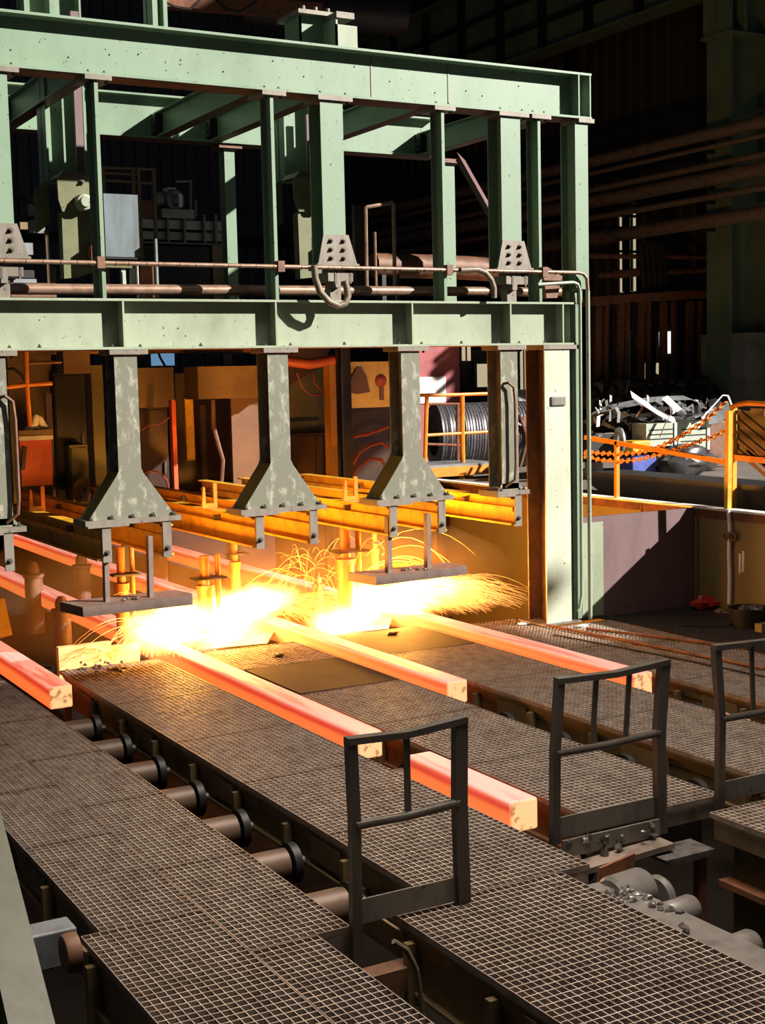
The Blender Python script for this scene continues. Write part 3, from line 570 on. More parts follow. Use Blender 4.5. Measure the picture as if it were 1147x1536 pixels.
p = PY(352, 840, 2.2); torch(p.x, 2.2, .12, 1.1, .06, 'slim torch tube with a dark cap behind the middle hanger foot', False)
p = PY(518, 850, 1.6); torch(p.x, 1.6, .12, 1.1, .10, 'double torch tube left of the right slag shield')
p = PY(562, 840, 2.6); torch(p.x, 2.6, .12, 1.0, .05, 'thin glowing torch tube behind the left strut of the right shield', False)
p = PY(182, 870, 1.4); torch(p.x, 1.4, .12, 1.1, .07, 'torch tube behind the struts of the left slag shield')
def stand(px, py, y, r, h, label):
    p = PY(px, py, y); x = p.x; z = p.z
    t = thing('roller_stand', label, 'roller stand', (x, y, z - h), 'domed roller stands')
    obj('dome', MB().lathe([(r * .62, 0), (r * .7, r * .3), (r * .6, r * .9), (r * .35, r * 1.25), (0, r * 1.35)], (x, y, z), (0, 0, 1), 16), M['brown'], t)
    obj('drum', MB().lathe([(0, -h), (r, -h), (r, -.5 * r), (r * 1.15, -.4 * r), (r * 1.15, -.1 * r), (r * .7, 0), (0, 0)], (x, y, z), (0, 0, 1), 18), M['brown'], t)
stand(92, 912, 2.3, .10, .8, 'domed rusty roller stand between first and second billet behind the gratings')
stand(122, 846, 6.8, .12, .8, 'domed roller stand far back beside the second strand')
stand(50, 860, 5.8, .12, .8, 'domed roller stand at the far left behind the first hanger')
stand(240, 828, 6.5, .10, .8, 'domed roller stand far back beside the third strand')
stand(477, 875, 2.8, .07, .5, 'small domed stand behind the torch left of the right shield')
# aprons under the flames
def apron(pts, label, mat='plate'):
    q = [PZ(px, py, .0) for px, py in pts]
    single('apron_plate', label, 'plate', MB().prism([(v.x, v.y) for v in q], 'z', -.05, -.02), M[mat], 'apron plates under the flames')
apron([(292, 972), (400, 962), (420, 930), (330, 935)], 'scorched apron plate under the left flames')
apron([(470, 950), (582, 940), (590, 915), (480, 918)], 'scorched apron plate under the right flames')
p = PZ(92, 1000, -.02); q = PZ(215, 985, -.02)
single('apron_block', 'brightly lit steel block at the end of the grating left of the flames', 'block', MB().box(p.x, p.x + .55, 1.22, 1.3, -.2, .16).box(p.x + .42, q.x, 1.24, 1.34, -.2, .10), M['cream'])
# tilted yellow-lit plate at the far left
p0 = PY(-6, 900, 1.2); p1 = PY(6, 955, 1.2)
single('guide_plate', 'narrow fire lit guide plate at the left picture edge above the first billet', 'plate', MB().bar((p0.x, 1.2, p0.z), (p1.x, 1.2, p1.z), .04, .16, (1, 0, 0)), M['yellow'])
def ell(mb, c, rx, ry, rz, ang=0, n=16, m=10):
    v = []; f = []
    for i in range(m + 1):
        a = math.pi * i / m
        for j in range(n):
            b_ = 2 * math.pi * j / n; x, y, z = rx * math.sin(a) * math.cos(b_), ry * math.sin(a) * math.sin(b_), rz * math.cos(a)
            v.append((c[0] + x * math.cos(ang) - z * math.sin(ang), c[1] + y, c[2] + x * math.sin(ang) + z * math.cos(ang)))
    for i in range(m):
        for j in range(n): f.append((i * n + j, (i + 1) * n + j, (i + 1) * n + (j + 1) % n, i * n + (j + 1) % n))
    return mb.add(v, f, True)
FM = flame_mat('flame_gas', 130, 3.2)
def flame(px, py, y, rx, ry, rz, label, power, ang=0, lz=.0, ly=.0):
    c = PY(px, py, y)
    o = single('cutting_flame', label, 'flame', ell(MB(), c, rx, ry, rz, ang), FM, 'cutting flames'); o['kind'] = 'thing'
    l = lamp('flame_light', 'POINT', (c.x, c.y + ly, c.z + lz), power, (1.0, .40, .055), shadow_soft_size=.22)
    return c
flame(258, 938, .95, .74, .42, .40, 'white hot flame under the left slag shield', 200, .05, .1, -.3)
flame(330, 930, 1.35, .66, .45, .46, 'white hot flame around the thick torch tube', 200, .15)
flame(385, 904, 1.75, .72, .42, .28, 'white jet of fire blowing right of the thick torch tube', 170, .06)
flame(515, 932, 1.0, .58, .40, .24, 'white fire on the apron left of the fourth strand', 70, 0)
flame(622, 893, 1.35, 1.15, .45, .32, 'long white jet of fire under the right slag shield', 860, .04, .1, .2)
flame(548, 903, 1.5, .48, .40, .40, 'white hot flame at the torch left of the right shield', 110, .1)

# fume drifting round the flames (real scattering haze)
hm = bpy.data.materials.new('fume_haze'); hm.use_nodes = True; _N = hm.node_tree.nodes; _L = hm.node_tree.links
for n_ in list(_N): _N.remove(n_)
_o = _N.new('ShaderNodeOutputMaterial'); _v = _N.new('ShaderNodeVolumeScatter'); _v.inputs['Color'].default_value = (1, .55, .2, 1); _v.inputs['Density'].default_value = .10; _v.inputs['Anisotropy'].default_value = .3
_L.new(_v.outputs[0], _o.inputs['Volume'])
hz = single('fume_haze', 'thin haze of fume hanging round the flames under the carrier beams', 'haze', ell(MB(), (-2.6, 2.9, .35), 3.9, 2.2, .85), hm, kind='stuff')
def spark_mesh(mb, path, r, n=3):
    k = len(path); mb.tube(path, [r * (1 - .6 * i / (k - 1)) for i in range(k)], n, False)
def sparks(name, label, src, count, dirf, r, mat, seed, life=(.15, .5), seg=6):
    random.seed(seed); mb = MB()
    for i in range(count):
        p = Vector(src) + Vector((R(-.15, .15), R(-.12, .12), R(-.08, .1))); v = dirf(); T = R(*life); t0 = R(0, .25)
        path = []
        for k in range(seg):
            t = t0 + T * k / (seg - 1); z = p.z + v.z * t - 4.9 * t * t
            q = Vector((p.x + v.x * t, p.y + v.y * t, z))
            if z < .012:
                if len(path) >= 2: break
                path = []; break
            path.append(q)
        if len(path) >= 3: spark_mesh(mb, path, r * R(.6, 1.2))
    return single(name, label, 'sparks', mb, M[mat], 'spark sprays', kind='stuff')
c3 = PY(600, 900, 1.3)
sparks('spark_spray', 'dense fan of golden sparks blowing right from the right flames', c3, 640, lambda: Vector((R(2.0, 5.4), R(-1.0, .8), R(-.1, 1.3))), .0024, 'spark2', 3, (.12, .34))
sparks('spark_spray', 'thin golden streaks raining down at the right end of the fire', c3 + Vector((.7, .2, .0)), 160, lambda: Vector((R(.8, 3.0), R(-.6, .6), R(.3, 1.6))), .0022, 'spark2', 4, (.1, .3))
c2 = PY(470, 880, 2.2)
sparks('spark_spray', 'bouncing spark arcs between the middle hanger and the right shield', c2, 44, lambda: Vector((R(-1.9, 1.6), R(-.6, .6), R(1.4, 3.2))), .0023, 'spark2', 5, (.2, .45), 9)
sparks('spark_spray', 'golden grass like sparks right of the middle flames', PY(420, 915, 1.7), 240, lambda: Vector((R(1.0, 4.2), R(-.8, .8), R(.0, 1.3))), .0022, 'spark2', 6, (.1, .3))
c1 = PY(240, 945, .9)
sparks('spark_spray', 'short spark burst in front of the left flames', c1, 240, lambda: Vector((R(-2.2, 1.6), R(-1.2, .3), R(-.4, 1.6))), .0034, 'spark', 8, (.03, .12))
sparks('spark_spray', 'long thin spark arcs flying left from the left flames', c1, 9, lambda: Vector((R(-3.0, -.6), R(-.6, 1.8), R(1.2, 3.2))), .003, 'spark2', 9, (.25, .5), 10)
sparks('spark_spray', 'a few high spark arcs beside the right slag shield', PY(520, 880, 1.5), 7, lambda: Vector((R(.6, 2.8), R(-.3, .3), R(2.0, 3.4))), .0035, 'spark2', 10, (.35, .6), 10)
# small slag crumbs on the gratings near the fire
m = MB()
for k in range(26): q = PZ(R(105, 190), R(990, 1012), 0); m.lump((q.x, q.y, .006), R(.01, .03), R(.01, .03), .012, k, .35, 6, 4)
single('slag_crumbs', 'grey slag crumbs on the grating left of the flames', 'slag', m, M['slag'], kind='stuff')
for k, (px, py, l) in enumerate(((178, 1004, 'pinkish slag flake on the grating left of the flames'), (418, 985, 'pale slag flake on the scorched grating by the flames'), (588, 952, 'slag flake on the ragged dark plate'), (786, 937, 'small pale block in front of the corner column'), (872, 941, 'tiny white crumb in front of the green channel'))):
    q = PZ(px, py, 0); single('slag_flake', l, 'slag', MB().lump((q.x, q.y, .015), .08, .04, .018, k, .3, 8, 5), M['white' if k > 2 else 'slag'])

# ================================================================== LEFT BOTTOM CORNER
p0 = PY(-36, 1190, -6.3); p1 = PY(62, 1600, -7.7)
t = thing('slanted_beam', 'slanted grey green steel beam running out at the bottom left corner', 'beam', tuple(p1))
obj('top_flange', MB().bar(p0, p1, .16, .018, (0, -.3, 1)), M['olivegrey'], t)
obj('web', MB().bar(p0 + Vector((-.06, 0, -.09)), p1 + Vector((-.06, 0, -.09)), .014, .16, (0, -.3, 1)), M['olive'], t)
obj('lower_flange', MB().bar(p0 + Vector((0, 0, -.18)), p1 + Vector((0, 0, -.18)), .16, .016, (0, -.3, 1)), M['olive'], t)
p = PZ(75, 1390, -.02); single('box_beam_end', 'short square steel beam end beside the slanted beam', 'beam', MB().box(p.x - .5, p.x + .12, p.y - .08, p.y + .10, -.22, -.02), M['grey'], bevel=.012)
p = PY(104, 1430, -5.75); single('end_disc', 'rusty disc at the end of the square beam beside the walkway', 'disc', MB().lathe([(0, 0), (.09, 0), (.10, .02), (.10, .07), (.07, .08), (0, .08)], (p.x - .03, -5.75, p.z), (1, 0, 0), 20), M['brown'])

# ================================================================== RIGHT BOTTOM MACHINERY
def drum(px, py, y, r, w_, label, mat='machined', ax=(1, .1, 0)):
    p = PY(px, py, y)
    return single('shaft_drum', label, 'drum', MB().lathe([(0, 0), (r * .86, 0), (r, .02), (r, w_ - .02), (r * .9, w_), (0, w_)], p, ax, 26), M[mat], 'drums in the pit corner')
drum(915, 1350, -6.3, .13, .27, 'slag crusted steel drum at the end of the sloping bar')
drum(984, 1345, -6.2, .125, .05, 'thin steel disc beside the slag crusted drum')
drum(992, 1378, -6.35, .085, .26, 'short machined shaft end behind the sloping bar')
drum(1085, 1432, -6.6, .09, .25, 'machined shaft end at the right picture edge')
t = thing('sloping_bar', 'broad sloping steel bar crusted with slag beside the large near grating', 'bar', (-4.2, -7, -.4))
obj('bar', MB().bar((-4.21, -6.2, -.17), (-4.17, -8.8, -.17), .24, .10), M['machined'], t)
m = MB()
for k in range(30): m.lump((-4.22 + R(-.10, .12), -6.35 - abs(random.gauss(0, .3)), -.115), R(.01, .035), R(.01, .035), R(.01, .03), k, .35, 6, 4)
obj('slag_crust', m, M['slag'], t, kind='stuff')
p = PZ(907, 1312, -.2); single('rusty_plate', 'upright rusty plate behind the corner of the near gratings', 'plate', MB().prism([(p.x - .22, -.42), (p.x + .08, -.42), (p.x + .10, -.04), (p.x - .16, -.08)], 'y', -6.12, -6.1), M['rust'])
p = PY(868, 1318, -6.25); single('sloped_plate', 'brown tilted plate under the corner of the walkway by the loose billet', 'plate', MB().bar((p.x - .1, -6.3, -.1), (p.x + .15, -6.25, -.42), .25, .02, (1, 0, 1)), M['brown'])
p = PY(1050, 1250, -5.9); t = thing('rusty_stanchion', 'rusty stanchion with a burnt head in the pit behind the middle guard rail', 'post', (p.x, -5.9, -1.4))
obj('post_shaft', MB().box(p.x - .03, p.x + .03, -5.93, -5.87, -1.4, -.22), M['rust'], t); obj('head_plate', MB().prism([(p.x - .35, -.2), (p.x + .05, -.2), (p.x, -.24), (p.x - .3, -.25)], 'y', -5.98, -5.75), M['slag'], t)
t = thing('machine_housing', 'dark olive machine housing under the grating at the right edge', 'housing', (-2.5, -7, -1.4))
obj('body', MB().box(-2.94, -1.9, -9, -5.98, -1.4, -.14), M['olive'], t); obj('rim', MB().box(-3.03, -1.9, -9, -5.90, -.17, -.04), M['sub'], t)
obj('ledge', MB().box(-3.04, -2.94, -8.9, -5.95, -.46, -.42), M['rust'], t)
for k in range(4): obj('stiffener', MB().box(-2.98, -2.94, -6.4 - k * .7, -6.36 - k * .7, -1.3, -.46), M['olive'], t)

# ================================================================== CABINETS AND PANELS BEHIND THE STRANDS (on the service platform)
def slab(name, label, cat, x0, y0, x1, y1, Y, mat, d=.06, group=None, bevel=0, z0=None, z1=None):     # box seen as the pixel rectangle at depth Y
    a = PY(x0, y0, Y); b_ = PY(x1, y1, Y)
    if z0 is not None: b_.z = z0
    if z1 is not None: a.z = z1
    return single(name, label, cat, MB().box(min(a.x, b_.x), max(a.x, b_.x), Y, Y + d, min(a.z, b_.z), max(a.z, b_.z)), M[mat], group, bevel=bevel)
def sbox(px0, py0, px1, py1, Y, d=.05, mb=None):
    a = PY(px0, py0, Y); b_ = PY(px1, py1, Y); return (mb or MB()).box(min(a.x, b_.x), max(a.x, b_.x), Y, Y + d, min(a.z, b_.z), max(a.z, b_.z))
def cabinet(label, px0, px1, py0, py1, Y, mat, d=.6, doors=2, handle=True, group='control cabinets'):
    a = PY(px0, py0, Y); b_ = PY(px1, py1, Y); x0, x1, z1, z0 = a.x, b_.x, a.z, b_.z
    t = thing('cabinet', label, 'cabinet', ((x0 + x1) / 2, Y + d / 2, z0), group)
    obj('body', MB().box(x0, x1, Y + .03, Y + d, z0, z1), M[mat], t)
    for k in range(doors):
        u0 = x0 + (x1 - x0) * k / doors + .015; u1 = x0 + (x1 - x0) * (k + 1) / doors - .015
        dr = obj('door', MB().box(u0, u1, Y, Y + .03, z0 + .04, z1 - .04), M[mat], t)
        if handle: obj('handle', MB().box(u1 - .07, u1 - .045, Y - .03, Y, (z0 + z1) / 2 - .08, (z0 + z1) / 2 + .08), M['bolt'], dr)
    return t
# left bay
slab('bay_strip', 'narrow olive panel standing beside the left edge hanger', 'panel', 14, 605, 28, 770, 3.6, 'olive', .05)
t = thing('hanging_lance', 'fire lit orange lance pole hanging with a cross bar in the left bay', 'lance', tuple(PY(41, 640, 4.5)))
obj('pole', MB().tube(ph([(39, 500), (40, 575), (42, 600), (45, 640)], 4.5), .03, 8), M['orange'], t)
obj('cross_bar', MB().tube(ph([(8, 581), (42, 577), (78, 575)], 4.5), .028, 8), M['orange'], t); obj('upper_bar', MB().tube(ph([(40, 545), (92, 543)], 4.5), .022, 8), M['brown'], t)
single('cable', 'black cable sagging behind the left lance pole', 'cable', MB().tube(ph([(8, 555), (20, 553), (32, 562), (40, 575)], 4.8), .022, 8), M['dark'])
t = thing('work_bench', 'bench with an orange red lit front in the left bay', 'bench', tuple(PY(55, 730, 5.6)))
obj('bench_top', sbox(28, 646, 80, 656, 5.6, .5), M['tan'], t); obj('front_panel', sbox(29, 658, 80, 727, 5.62, .04), M['orangepanel'], t); obj('front_strip', sbox(28, 655, 80, 659, 5.58, .02), M['white'], t); obj('plinth', sbox(31, 728, 80, 765, 5.66, .4), M['dark'], t)
obj('toggle_bar', MB().bar(PY(37, 670, 5.58), PY(34, 705, 5.58), .05, .03, (0, 1, 0)), M['dark'], t)
for k, (px, py, rot) in enumerate(((52, 632, .3), (62, 634, -.5), (48, 640, .9))):
    p = PY(px, py, 5.75); single('white_canister', ['upright white canister on the bench in the left bay', 'tilted white canister leaning right on the bench', 'small white canister lying low on the bench'][k], 'canister', MB().lathe([(0, -.09), (.045, -.09), (.05, -.06), (.05, .05), (.03, .09), (0, .09)], p, (math.sin(rot), 0, math.cos(rot)), 14), M['white'], 'white canisters')
slab('wall_board', 'greyish back board above the bench in the left bay', 'board', 10, 525, 82, 645, 6.4, 'tan', .05)
slab('side_board', 'pinkish board leaning behind the canisters', 'board', 68, 590, 80, 648, 6.1, 'maroon', .04, z0=1.06)
cabinet('dark grey cabinet with a glossy upper door in the left bay', 80, 136, 560, 760, 6.2, 'dark', .7, 1)
cabinet('low olive cabinet with a round disc in front in the left bay', 105, 136, 668, 755, 5.9, 'olive', .3, 1, False)
p = PY(120, 735, 5.7); single('grinding_disc', 'round disc standing before the low olive cabinet', 'disc', MB().lathe([(.03, 0), (.16, 0), (.17, .02), (.17, .07), (.12, .09), (.03, .09), (.03, 0)], p, (.4, -1, 0), 20), M['tan'])
t = thing('tray', 'grey tray of loose rods on the platform behind the left flared hanger', 'tray', tuple(PY(110, 775, 4.6)))
a = PY(84, 772, 4.6); obj('tray_floor', MB().box(a.x, a.x + .9, 4.3, 5.2, a.z - .03, a.z), M['grey'], t)
for k in range(9): obj('rod', MB().tube([(a.x + .05 + k * .09, 4.35, a.z + .012), (a.x + .1 + k * .09, 5.1, a.z + .012)], .012, 6), M['grey'], t)
slab('bay_post', 'olive yellow post beside the left flared hanger', 'post', 136, 548, 163, 775, 5.2, 'olive', .25)
slab('tilted_hood', 'tan sheet hood under the mezzanine in the left bay', 'hood', 95, 540, 136, 560, 5.0, 'tan', .3, z1=3.42)
# second bay
cabinet('brown cabinet with a dark maroon lower half in the second bay', 205, 258, 612, 790, 6.0, 'panel', .7, 1)
slab('upper_locker', 'brown upper locker above the maroon cabinet', 'locker', 205, 552, 262, 610, 5.9, 'tan', .6)
slab('edge_post', 'orange lit vertical edge post in the second bay', 'post', 257, 600, 270, 785, 5.4, 'orangepanel', .1)
struct('window_5', sbox(226, 505, 262, 548, 9.4, .03), M['bluelit'], 'small blue daylit pane high in the second bay')
single('cable', 'dark cable crossing the small blue pane', 'cable', MB().tube(ph([(230, 505), (240, 536), (248, 550)], 9.2), .02, 6), M['dark'])
slab('yellow_strip', 'yellow green strip panel in the second bay', 'panel', 277, 596, 293, 690, 6.73, 'yellow', .07)
slab('dark_backing', 'dark backing panel behind the strips in the second bay', 'panel', 262, 560, 400, 760, 6.8, 'panel', .06, z0=1.06)
slab('tan_strip', 'narrow tan strip panel beside the hanging hose', 'panel', 300, 608, 312, 732, 6.73, 'tan', .07)
single('hose', 'red brown hose hanging in front of the dark backing in the second bay', 'hose', MB().tube(ph([(319, 600), (320, 640), (328, 670), (334, 690), (332, 720), (322, 740)], 5.6), .035, 8), M['brown'])
slab('fume_hood', 'long brown fume hood in the upper second bay', 'hood', 296, 550, 402, 596, 5.3, 'tan', .5)
slab('door_leaf', 'fire lit tan door leaf behind the middle hanger', 'door', 346, 596, 402, 745, 5.6, 'door', .06, z0=1.06)
slab('base_rail', 'dark base rail on the platform in the second bay', 'rail', 258, 742, 372, 762, 4.8, 'maroon', .3)
single('cable', 'thin red cable looping low before the maroon cabinet', 'cable', MB().tube(ph([(212, 712), (224, 707), (238, 708), (250, 720), (255, 740)], 5.3), .014, 6), M['hosered'])
single('cable', 'thin red cable sagging across the maroon cabinet', 'cable', MB().tube(ph([(208, 648), (222, 638), (240, 636), (254, 626)], 5.3), .012, 6), M['hosered'])
# third bay
slab('control_box', 'olive tan control panel with a dark slot in the third bay', 'panel', 426, 545, 494, 648, 6.2, 'olive', .3)
slab('slot', 'thin dark slot bar on the olive control panel', 'bar', 434, 628, 478, 631, 6.17, 'dark', .02)
single('dark_wedge', 'dark sloping duct in the upper corner of the third bay', 'duct', MB().prism([(PY(a_, b_, 5.8).x, PY(a_, b_, 5.8).z) for a_, b_ in ((426, 512), (500, 512), (485, 548), (426, 582))], 'y', 5.8, 6.1), M['panel'])
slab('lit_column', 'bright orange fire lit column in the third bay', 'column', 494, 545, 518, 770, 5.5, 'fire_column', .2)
t = thing('gauge_board', 'pale board with two reddish round covers in the third bay', 'board', tuple(PY(555, 610, 6)))
obj('board', sbox(516, 543, 592, 610, 6.0, .04), M['cream'], t)
obj('bell_cover', MB().prism([(PY(a_, b_, 5.93).x, PY(a_, b_, 5.93).z) for a_, b_ in ((522, 588), (528, 565), (535, 553), (542, 553), (550, 566), (555, 588), (538, 591))], 'y', 5.93, 6.0), M['maroon'], t)
p = PY(574, 571, 5.93); obj('round_cover', MB().lathe([(0, .06), (.05, .06), (.09, .03), (.10, 0), (0, 0)], (p.x, 6.0, p.z), (0, -1, 0), 18), M['redpanel'], t)
obj('pipe_stub', sbox(570, 580, 576, 600, 5.97, .03), M['maroon'], t)
for px in (520, 588): q = PY(px, 600, 6.05); obj('board_leg', MB().box(q.x - .03, q.x + .03, 6.04, 6.08, 1.06, q.z), M['dark'], t)
cabinet('wide dark brown cabinet in the third bay', 426, 520, 652, 775, 5.9, 'panel', .7, 2)
slab('dark_recess', 'dark recess panel behind the red hoses in the third bay', 'panel', 518, 608, 600, 770, 6.6, 'panel', .05)
for k, pts in enumerate((((527, 700), (540, 678), (556, 668), (572, 664), (584, 672)), ((528, 720), (538, 700), (556, 688), (572, 690), (582, 706)), ((530, 655), (550, 652), (570, 645), (582, 640)), ((526, 730), (545, 738), (565, 736), (580, 725)), ((445, 560), (452, 580), (465, 592), (486, 592)), ((470, 560), (472, 575), (482, 586), (492, 588)))):
    single('hose', ['upper red hose arc in the third bay recess', 'lower red hose arc in the third bay recess', 'thin red hose sagging high in the third bay recess', 'red hose lying low in the third bay recess', 'orange cable loop on the control panel', 'short orange cable loop beside the lit column'][k], 'hose', MB().tube(ph(pts, 5.7), .025 if k < 4 else .014, 8), M['hosered'])
# pipes and clutter under the mezzanine
for k in range(7):
    y = 1.6 + k * .9; z = 3.34 - .05 * (k % 3); x0, x1 = -8.0 + R(0, 1), .2 - R(0, .8)
    single('service_pipe', ordw[k] + ' service pipe slung under the mezzanine counted from the gantry', 'pipe', MB().tube([(x0, y, z), (x1, y + R(-.1, .1), z)], R(.03, .06), 8), M['brown'], 'pipes under the mezzanine')
for k in range(5):
    x = -7 + k * 1.75
    single('deck_joist', ordw[k] + ' joist under the mezzanine deck counted from the left', 'beam', MB().ibeam((x, .5, 3.32), (x, 9.4, 3.32), .18, .1), M['dark'], 'mezzanine joists')
p = PY(426, 541, 4.2); q = PY(500, 541, 4.2)
single('insulated_duct', 'fire lit insulated duct sagging below the mezzanine', 'duct', MB().tube([(p.x, 4.2, p.z), ((p.x + q.x) / 2, 4.2, p.z - .05), (q.x, 4.2, p.z)], .07, 10), M['hosered'])
# mezzanine legs
for k, (x, y) in enumerate(((.15, 9.2), (-4, 9.2), (.15, 5.0))): single('mezzanine_prop', ['far right leg', 'far left leg', 'near right leg'][k] + ' of the mezzanine deck', 'post', MB().ibeam((x, y, -1.4), (x, y, 3.42), .16, .16, .012, .01, (0, 1, 0)), M['dark'], 'mezzanine legs')
for k, (x, y) in enumerate(((2.0, 5.4), (2.0, 9.2), (-3, 5.4))): single('platform_prop', ['near right leg', 'far right leg', 'near left leg'][k] + ' of the service platform', 'post', MB().box(x - .06, x + .06, y - .06, y + .06, -1.4, .98), M['dark'], 'platform legs')

# ================================================================== WIRE COILS AND RAIL FRAME (yard behind the pit wall)
def coil(px0, px1, pyc, Y, rpx, label, wrapped=False):
    a = PY(px0, pyc, Y); b_ = PY(px1, pyc, Y); r = (PY(px0, pyc - rpx, Y).z - a.z)
    c = Vector((a.x, Y, 1.1 + r)); ax = Vector((1, -.28, 0)).normalized(); Ln = b_.x - a.x
    t = thing('wire_coil', label, 'coil', (c.x, Y, 1.1), 'wire coils in the yard')
    n = 34; prof = [(r * .58, 0), (r * .97, 0)]
    for i in range(n): h = Ln * (i + .5) / n; prof += [(r * (1.0 + R(-.008, .006)), h - Ln / n * .3), (r * (.996 + R(-.008, .006)), h + Ln / n * .3), (r * .984, h + Ln / n * .48)]
    prof += [(r * .97, Ln), (r * .58, Ln), (r * .58, 0)]
    obj('windings', MB().lathe(prof, c, ax, 36), M['white' if wrapped else 'wire'], t)
    for k in (.25, .7):
        m = MB(); m.ring(c + ax * Ln * k, ax, r * 1.0, .012, 36, 5); obj('tie_wire', m, M['bolt'], t)
    return t
coil(650, 770, 652, 9.0, 50, 'large dark wire coil seen through the orange rail frame')
coil(752, 800, 650, 10.6, 52, 'pale wrapped wire coil between narrow hanger and corner column', True)
Y = 7.0
t = thing('rail_frame', 'orange painted rail frame standing before the wire coils', 'railing', tuple(PY(690, 770, Y)))
def fb(pts, r=.035, mat='orange', nm='rail', Y_=None):
    obj(nm, MB().tube(ph(pts, Y_ or Y), r, 8), M[mat], t)
fb(((628, 593), (690, 592), (745, 590)), .03, nm='top_rail'); fb(((637, 653), (690, 650), (745, 647)), .026, nm='middle_rail')
fb(((640, 594), (637, 700)), .034, nm='post'); fb(((693, 594), (694, 700), (695, 735)), .04, nm='post'); fb(((660, 740), (661, 705)), .04, nm='post')
for pts in (((637, 606), (694, 606)), ((637, 666), (694, 668)), ((640, 702), (745, 699))): fb(pts, .022, 'rust', 'rear_rail', Y + .5)
fb(((686, 606), (686, 697)), .034, 'rust', 'post', Y + .5)
obj('shelf_top', sbox(634, 699, 745, 703, 6.7, .9), M['grey'], t); obj('shelf_edge', sbox(634, 703, 745, 710, 6.68, .03), M['orange'], t)
for x in (655, 690, 703): obj('leg', sbox(x, 708, x + 7, 745, 6.75, .06), M['orange'], t)
slab('timber_block', 'pale timber block under the orange shelf', 'block', 722, 716, 738, 724, 6.9, 'white', .5)
slab('timber_block', 'small pale block beside the orange shelf leg', 'block', 664, 719, 680, 724, 6.9, 'white', .3)
slab('steel_tray', 'grey tray stack on the pit wall coping under the orange shelf', 'tray', 664, 724, 745, 733, 6.3, 'grey', .9)
rs_ = slab('red_screen', 'faded red screen panel behind the orange rail frame', 'panel', 600, 500, 690, 600, 11.0, 'redpanel', .06, z0=1.1)
obj('white_sheet', sbox(618, 566, 669, 592, 10.97, .03), M['white'], rs_, label='blank white sheet'); obj('white_sheet', sbox(618, 594, 669, 604, 10.97, .03), M['white'], rs_)
t = thing('press_machine', 'black machine cabinet with a greenish lit window right of the red screen', 'machine', tuple(PY(712, 600, 11)))
obj('body', sbox(690, 525, 782, 604, 11.8, 1.0), M['dark'], t); obj('window_bezel', sbox(710, 536, 742, 586, 11.74, .06), M['dark'], t); obj('window_glass', sbox(716, 546, 738, 580, 11.72, .02), M['warmlit'], t)
for x in (693, 701): obj('vent_slot', sbox(x, 515, x + 5, 541, 11.77, .02), M['warmlit'], t)
for x in (780, 787): obj('side_slot', sbox(x, 522, x + 5, 602, 11.79, .02), M['warmlit'], t)
obj('legs', sbox(695, 604, 778, 680, 11.9, .5), M['dark'], t)
t = thing('chair_frame', 'rusty bent frame leaning between narrow hanger and corner column', 'frame', tuple(PY(785, 705, 8)))
obj('bent_tube', MB().tube(ph([(779, 622), (788, 650), (789, 665), (780, 700)], 8.0), .03, 8), M['brown'], t); obj('plate', sbox(785, 625, 792, 655, 8.02, .04), M['brown'], t)

# ================================================================== PIT RAILING, CHAINS, ROPE
X = 2.30
def phx(pts, x=X): return [PX(px, py, x) for px, py in pts]
t = thing('pit_railing', 'orange yellow railing standing on the pit wall coping', 'railing', (X, .5, 1.185))
obj('low_rail', MB().bar(PX(878, 656, X), PX(1088, 693, X), .05, .055), M['orange'], t)
obj('low_post', MB().bar(PX(925, 662, X), PX(925, 752, X), .05, .05, (1, 0, 0)), M['orange'], t)
obj('tall_post', MB().bar(PX(1093, 616, X), PX(1091, 768, X), .06, .06, (1, 0, 0)), M['yellow'], t)
X2 = 2.85
obj('tall_post', MB().bar(PX(1100, 612, X2), PX(1099, 768, X2), .06, .06, (1, 0, 0)), M['yellow'], t)
obj('top_rail', MB().tube(phx([(1096, 612), (1106, 607), (1120, 605), (1160, 607)], X2), .030, 10), M['orange'], t)
obj('middle_rail', MB().bar(PX(1100, 686, X2), PX(1160, 692, X2), .04, .07), M['orange'], t)
sp = obj('slatted_panel', MB().prism([(PX(px, py, X2).y, PX(px, py, X2).z) for px, py in ((1106, 616), (1160, 618), (1160, 686), (1104, 684))], 'x', X2 + .04, X2 + .06), M['olive'], t)
for k in range(7):
    a = PX(1106 + max(0, (k - 4)) * 14, 616 + min(k, 4) * 15, X2 + .03); obj('slat', MB().bar(a, a + Vector((0, -.62, -.36)), .02, .05, (0, .5, .86)), M['brown'], sp)
single('lamp_plate', 'small pale orange plate on the slatted railing panel', 'plate', MB().bar(PX(1126, 618, X2 - .03), PX(1147, 619, X2 - .03), .02, .09), M['tan'])
lk = lambda s: s.ring((0, 0, 0), (0, 0, 1), .026, .0095, 12, 6, 1.5)
def chain(pts, label, n):
    P = phx(pts); seg = [(P[i + 1] - P[i]).length for i in range(len(P) - 1)]; tot = sum(seg)
    t = thing('chain', label, 'chain', tuple(P[0]), 'orange chains of the pit railing')
    for i in range(n):
        d = tot * (i + .5) / n; k = 0
        while d > seg[k] and k < len(seg) - 1: d -= seg[k]; k += 1
        a = P[k].lerp(P[k + 1], d / seg[k]); dr = (P[k + 1] - P[k]).normalized(); dr = dr if dr.length else Vector((0, 1, 0))
        u = Vector((1, 0, 0)); nrm = (dr.cross(u)).normalized()
        e = Matrix((dr.cross(nrm), dr, nrm)).transposed() if i % 2 else Matrix((-nrm, dr, dr.cross(nrm))).transposed()
        q = e.to_euler(); piece('chain_link', 'link', lambda s: s.ring((0, 0, 0), (0, 0, 1), .034, .0105, 12, 6, .62), M['orange'], t, a, q)
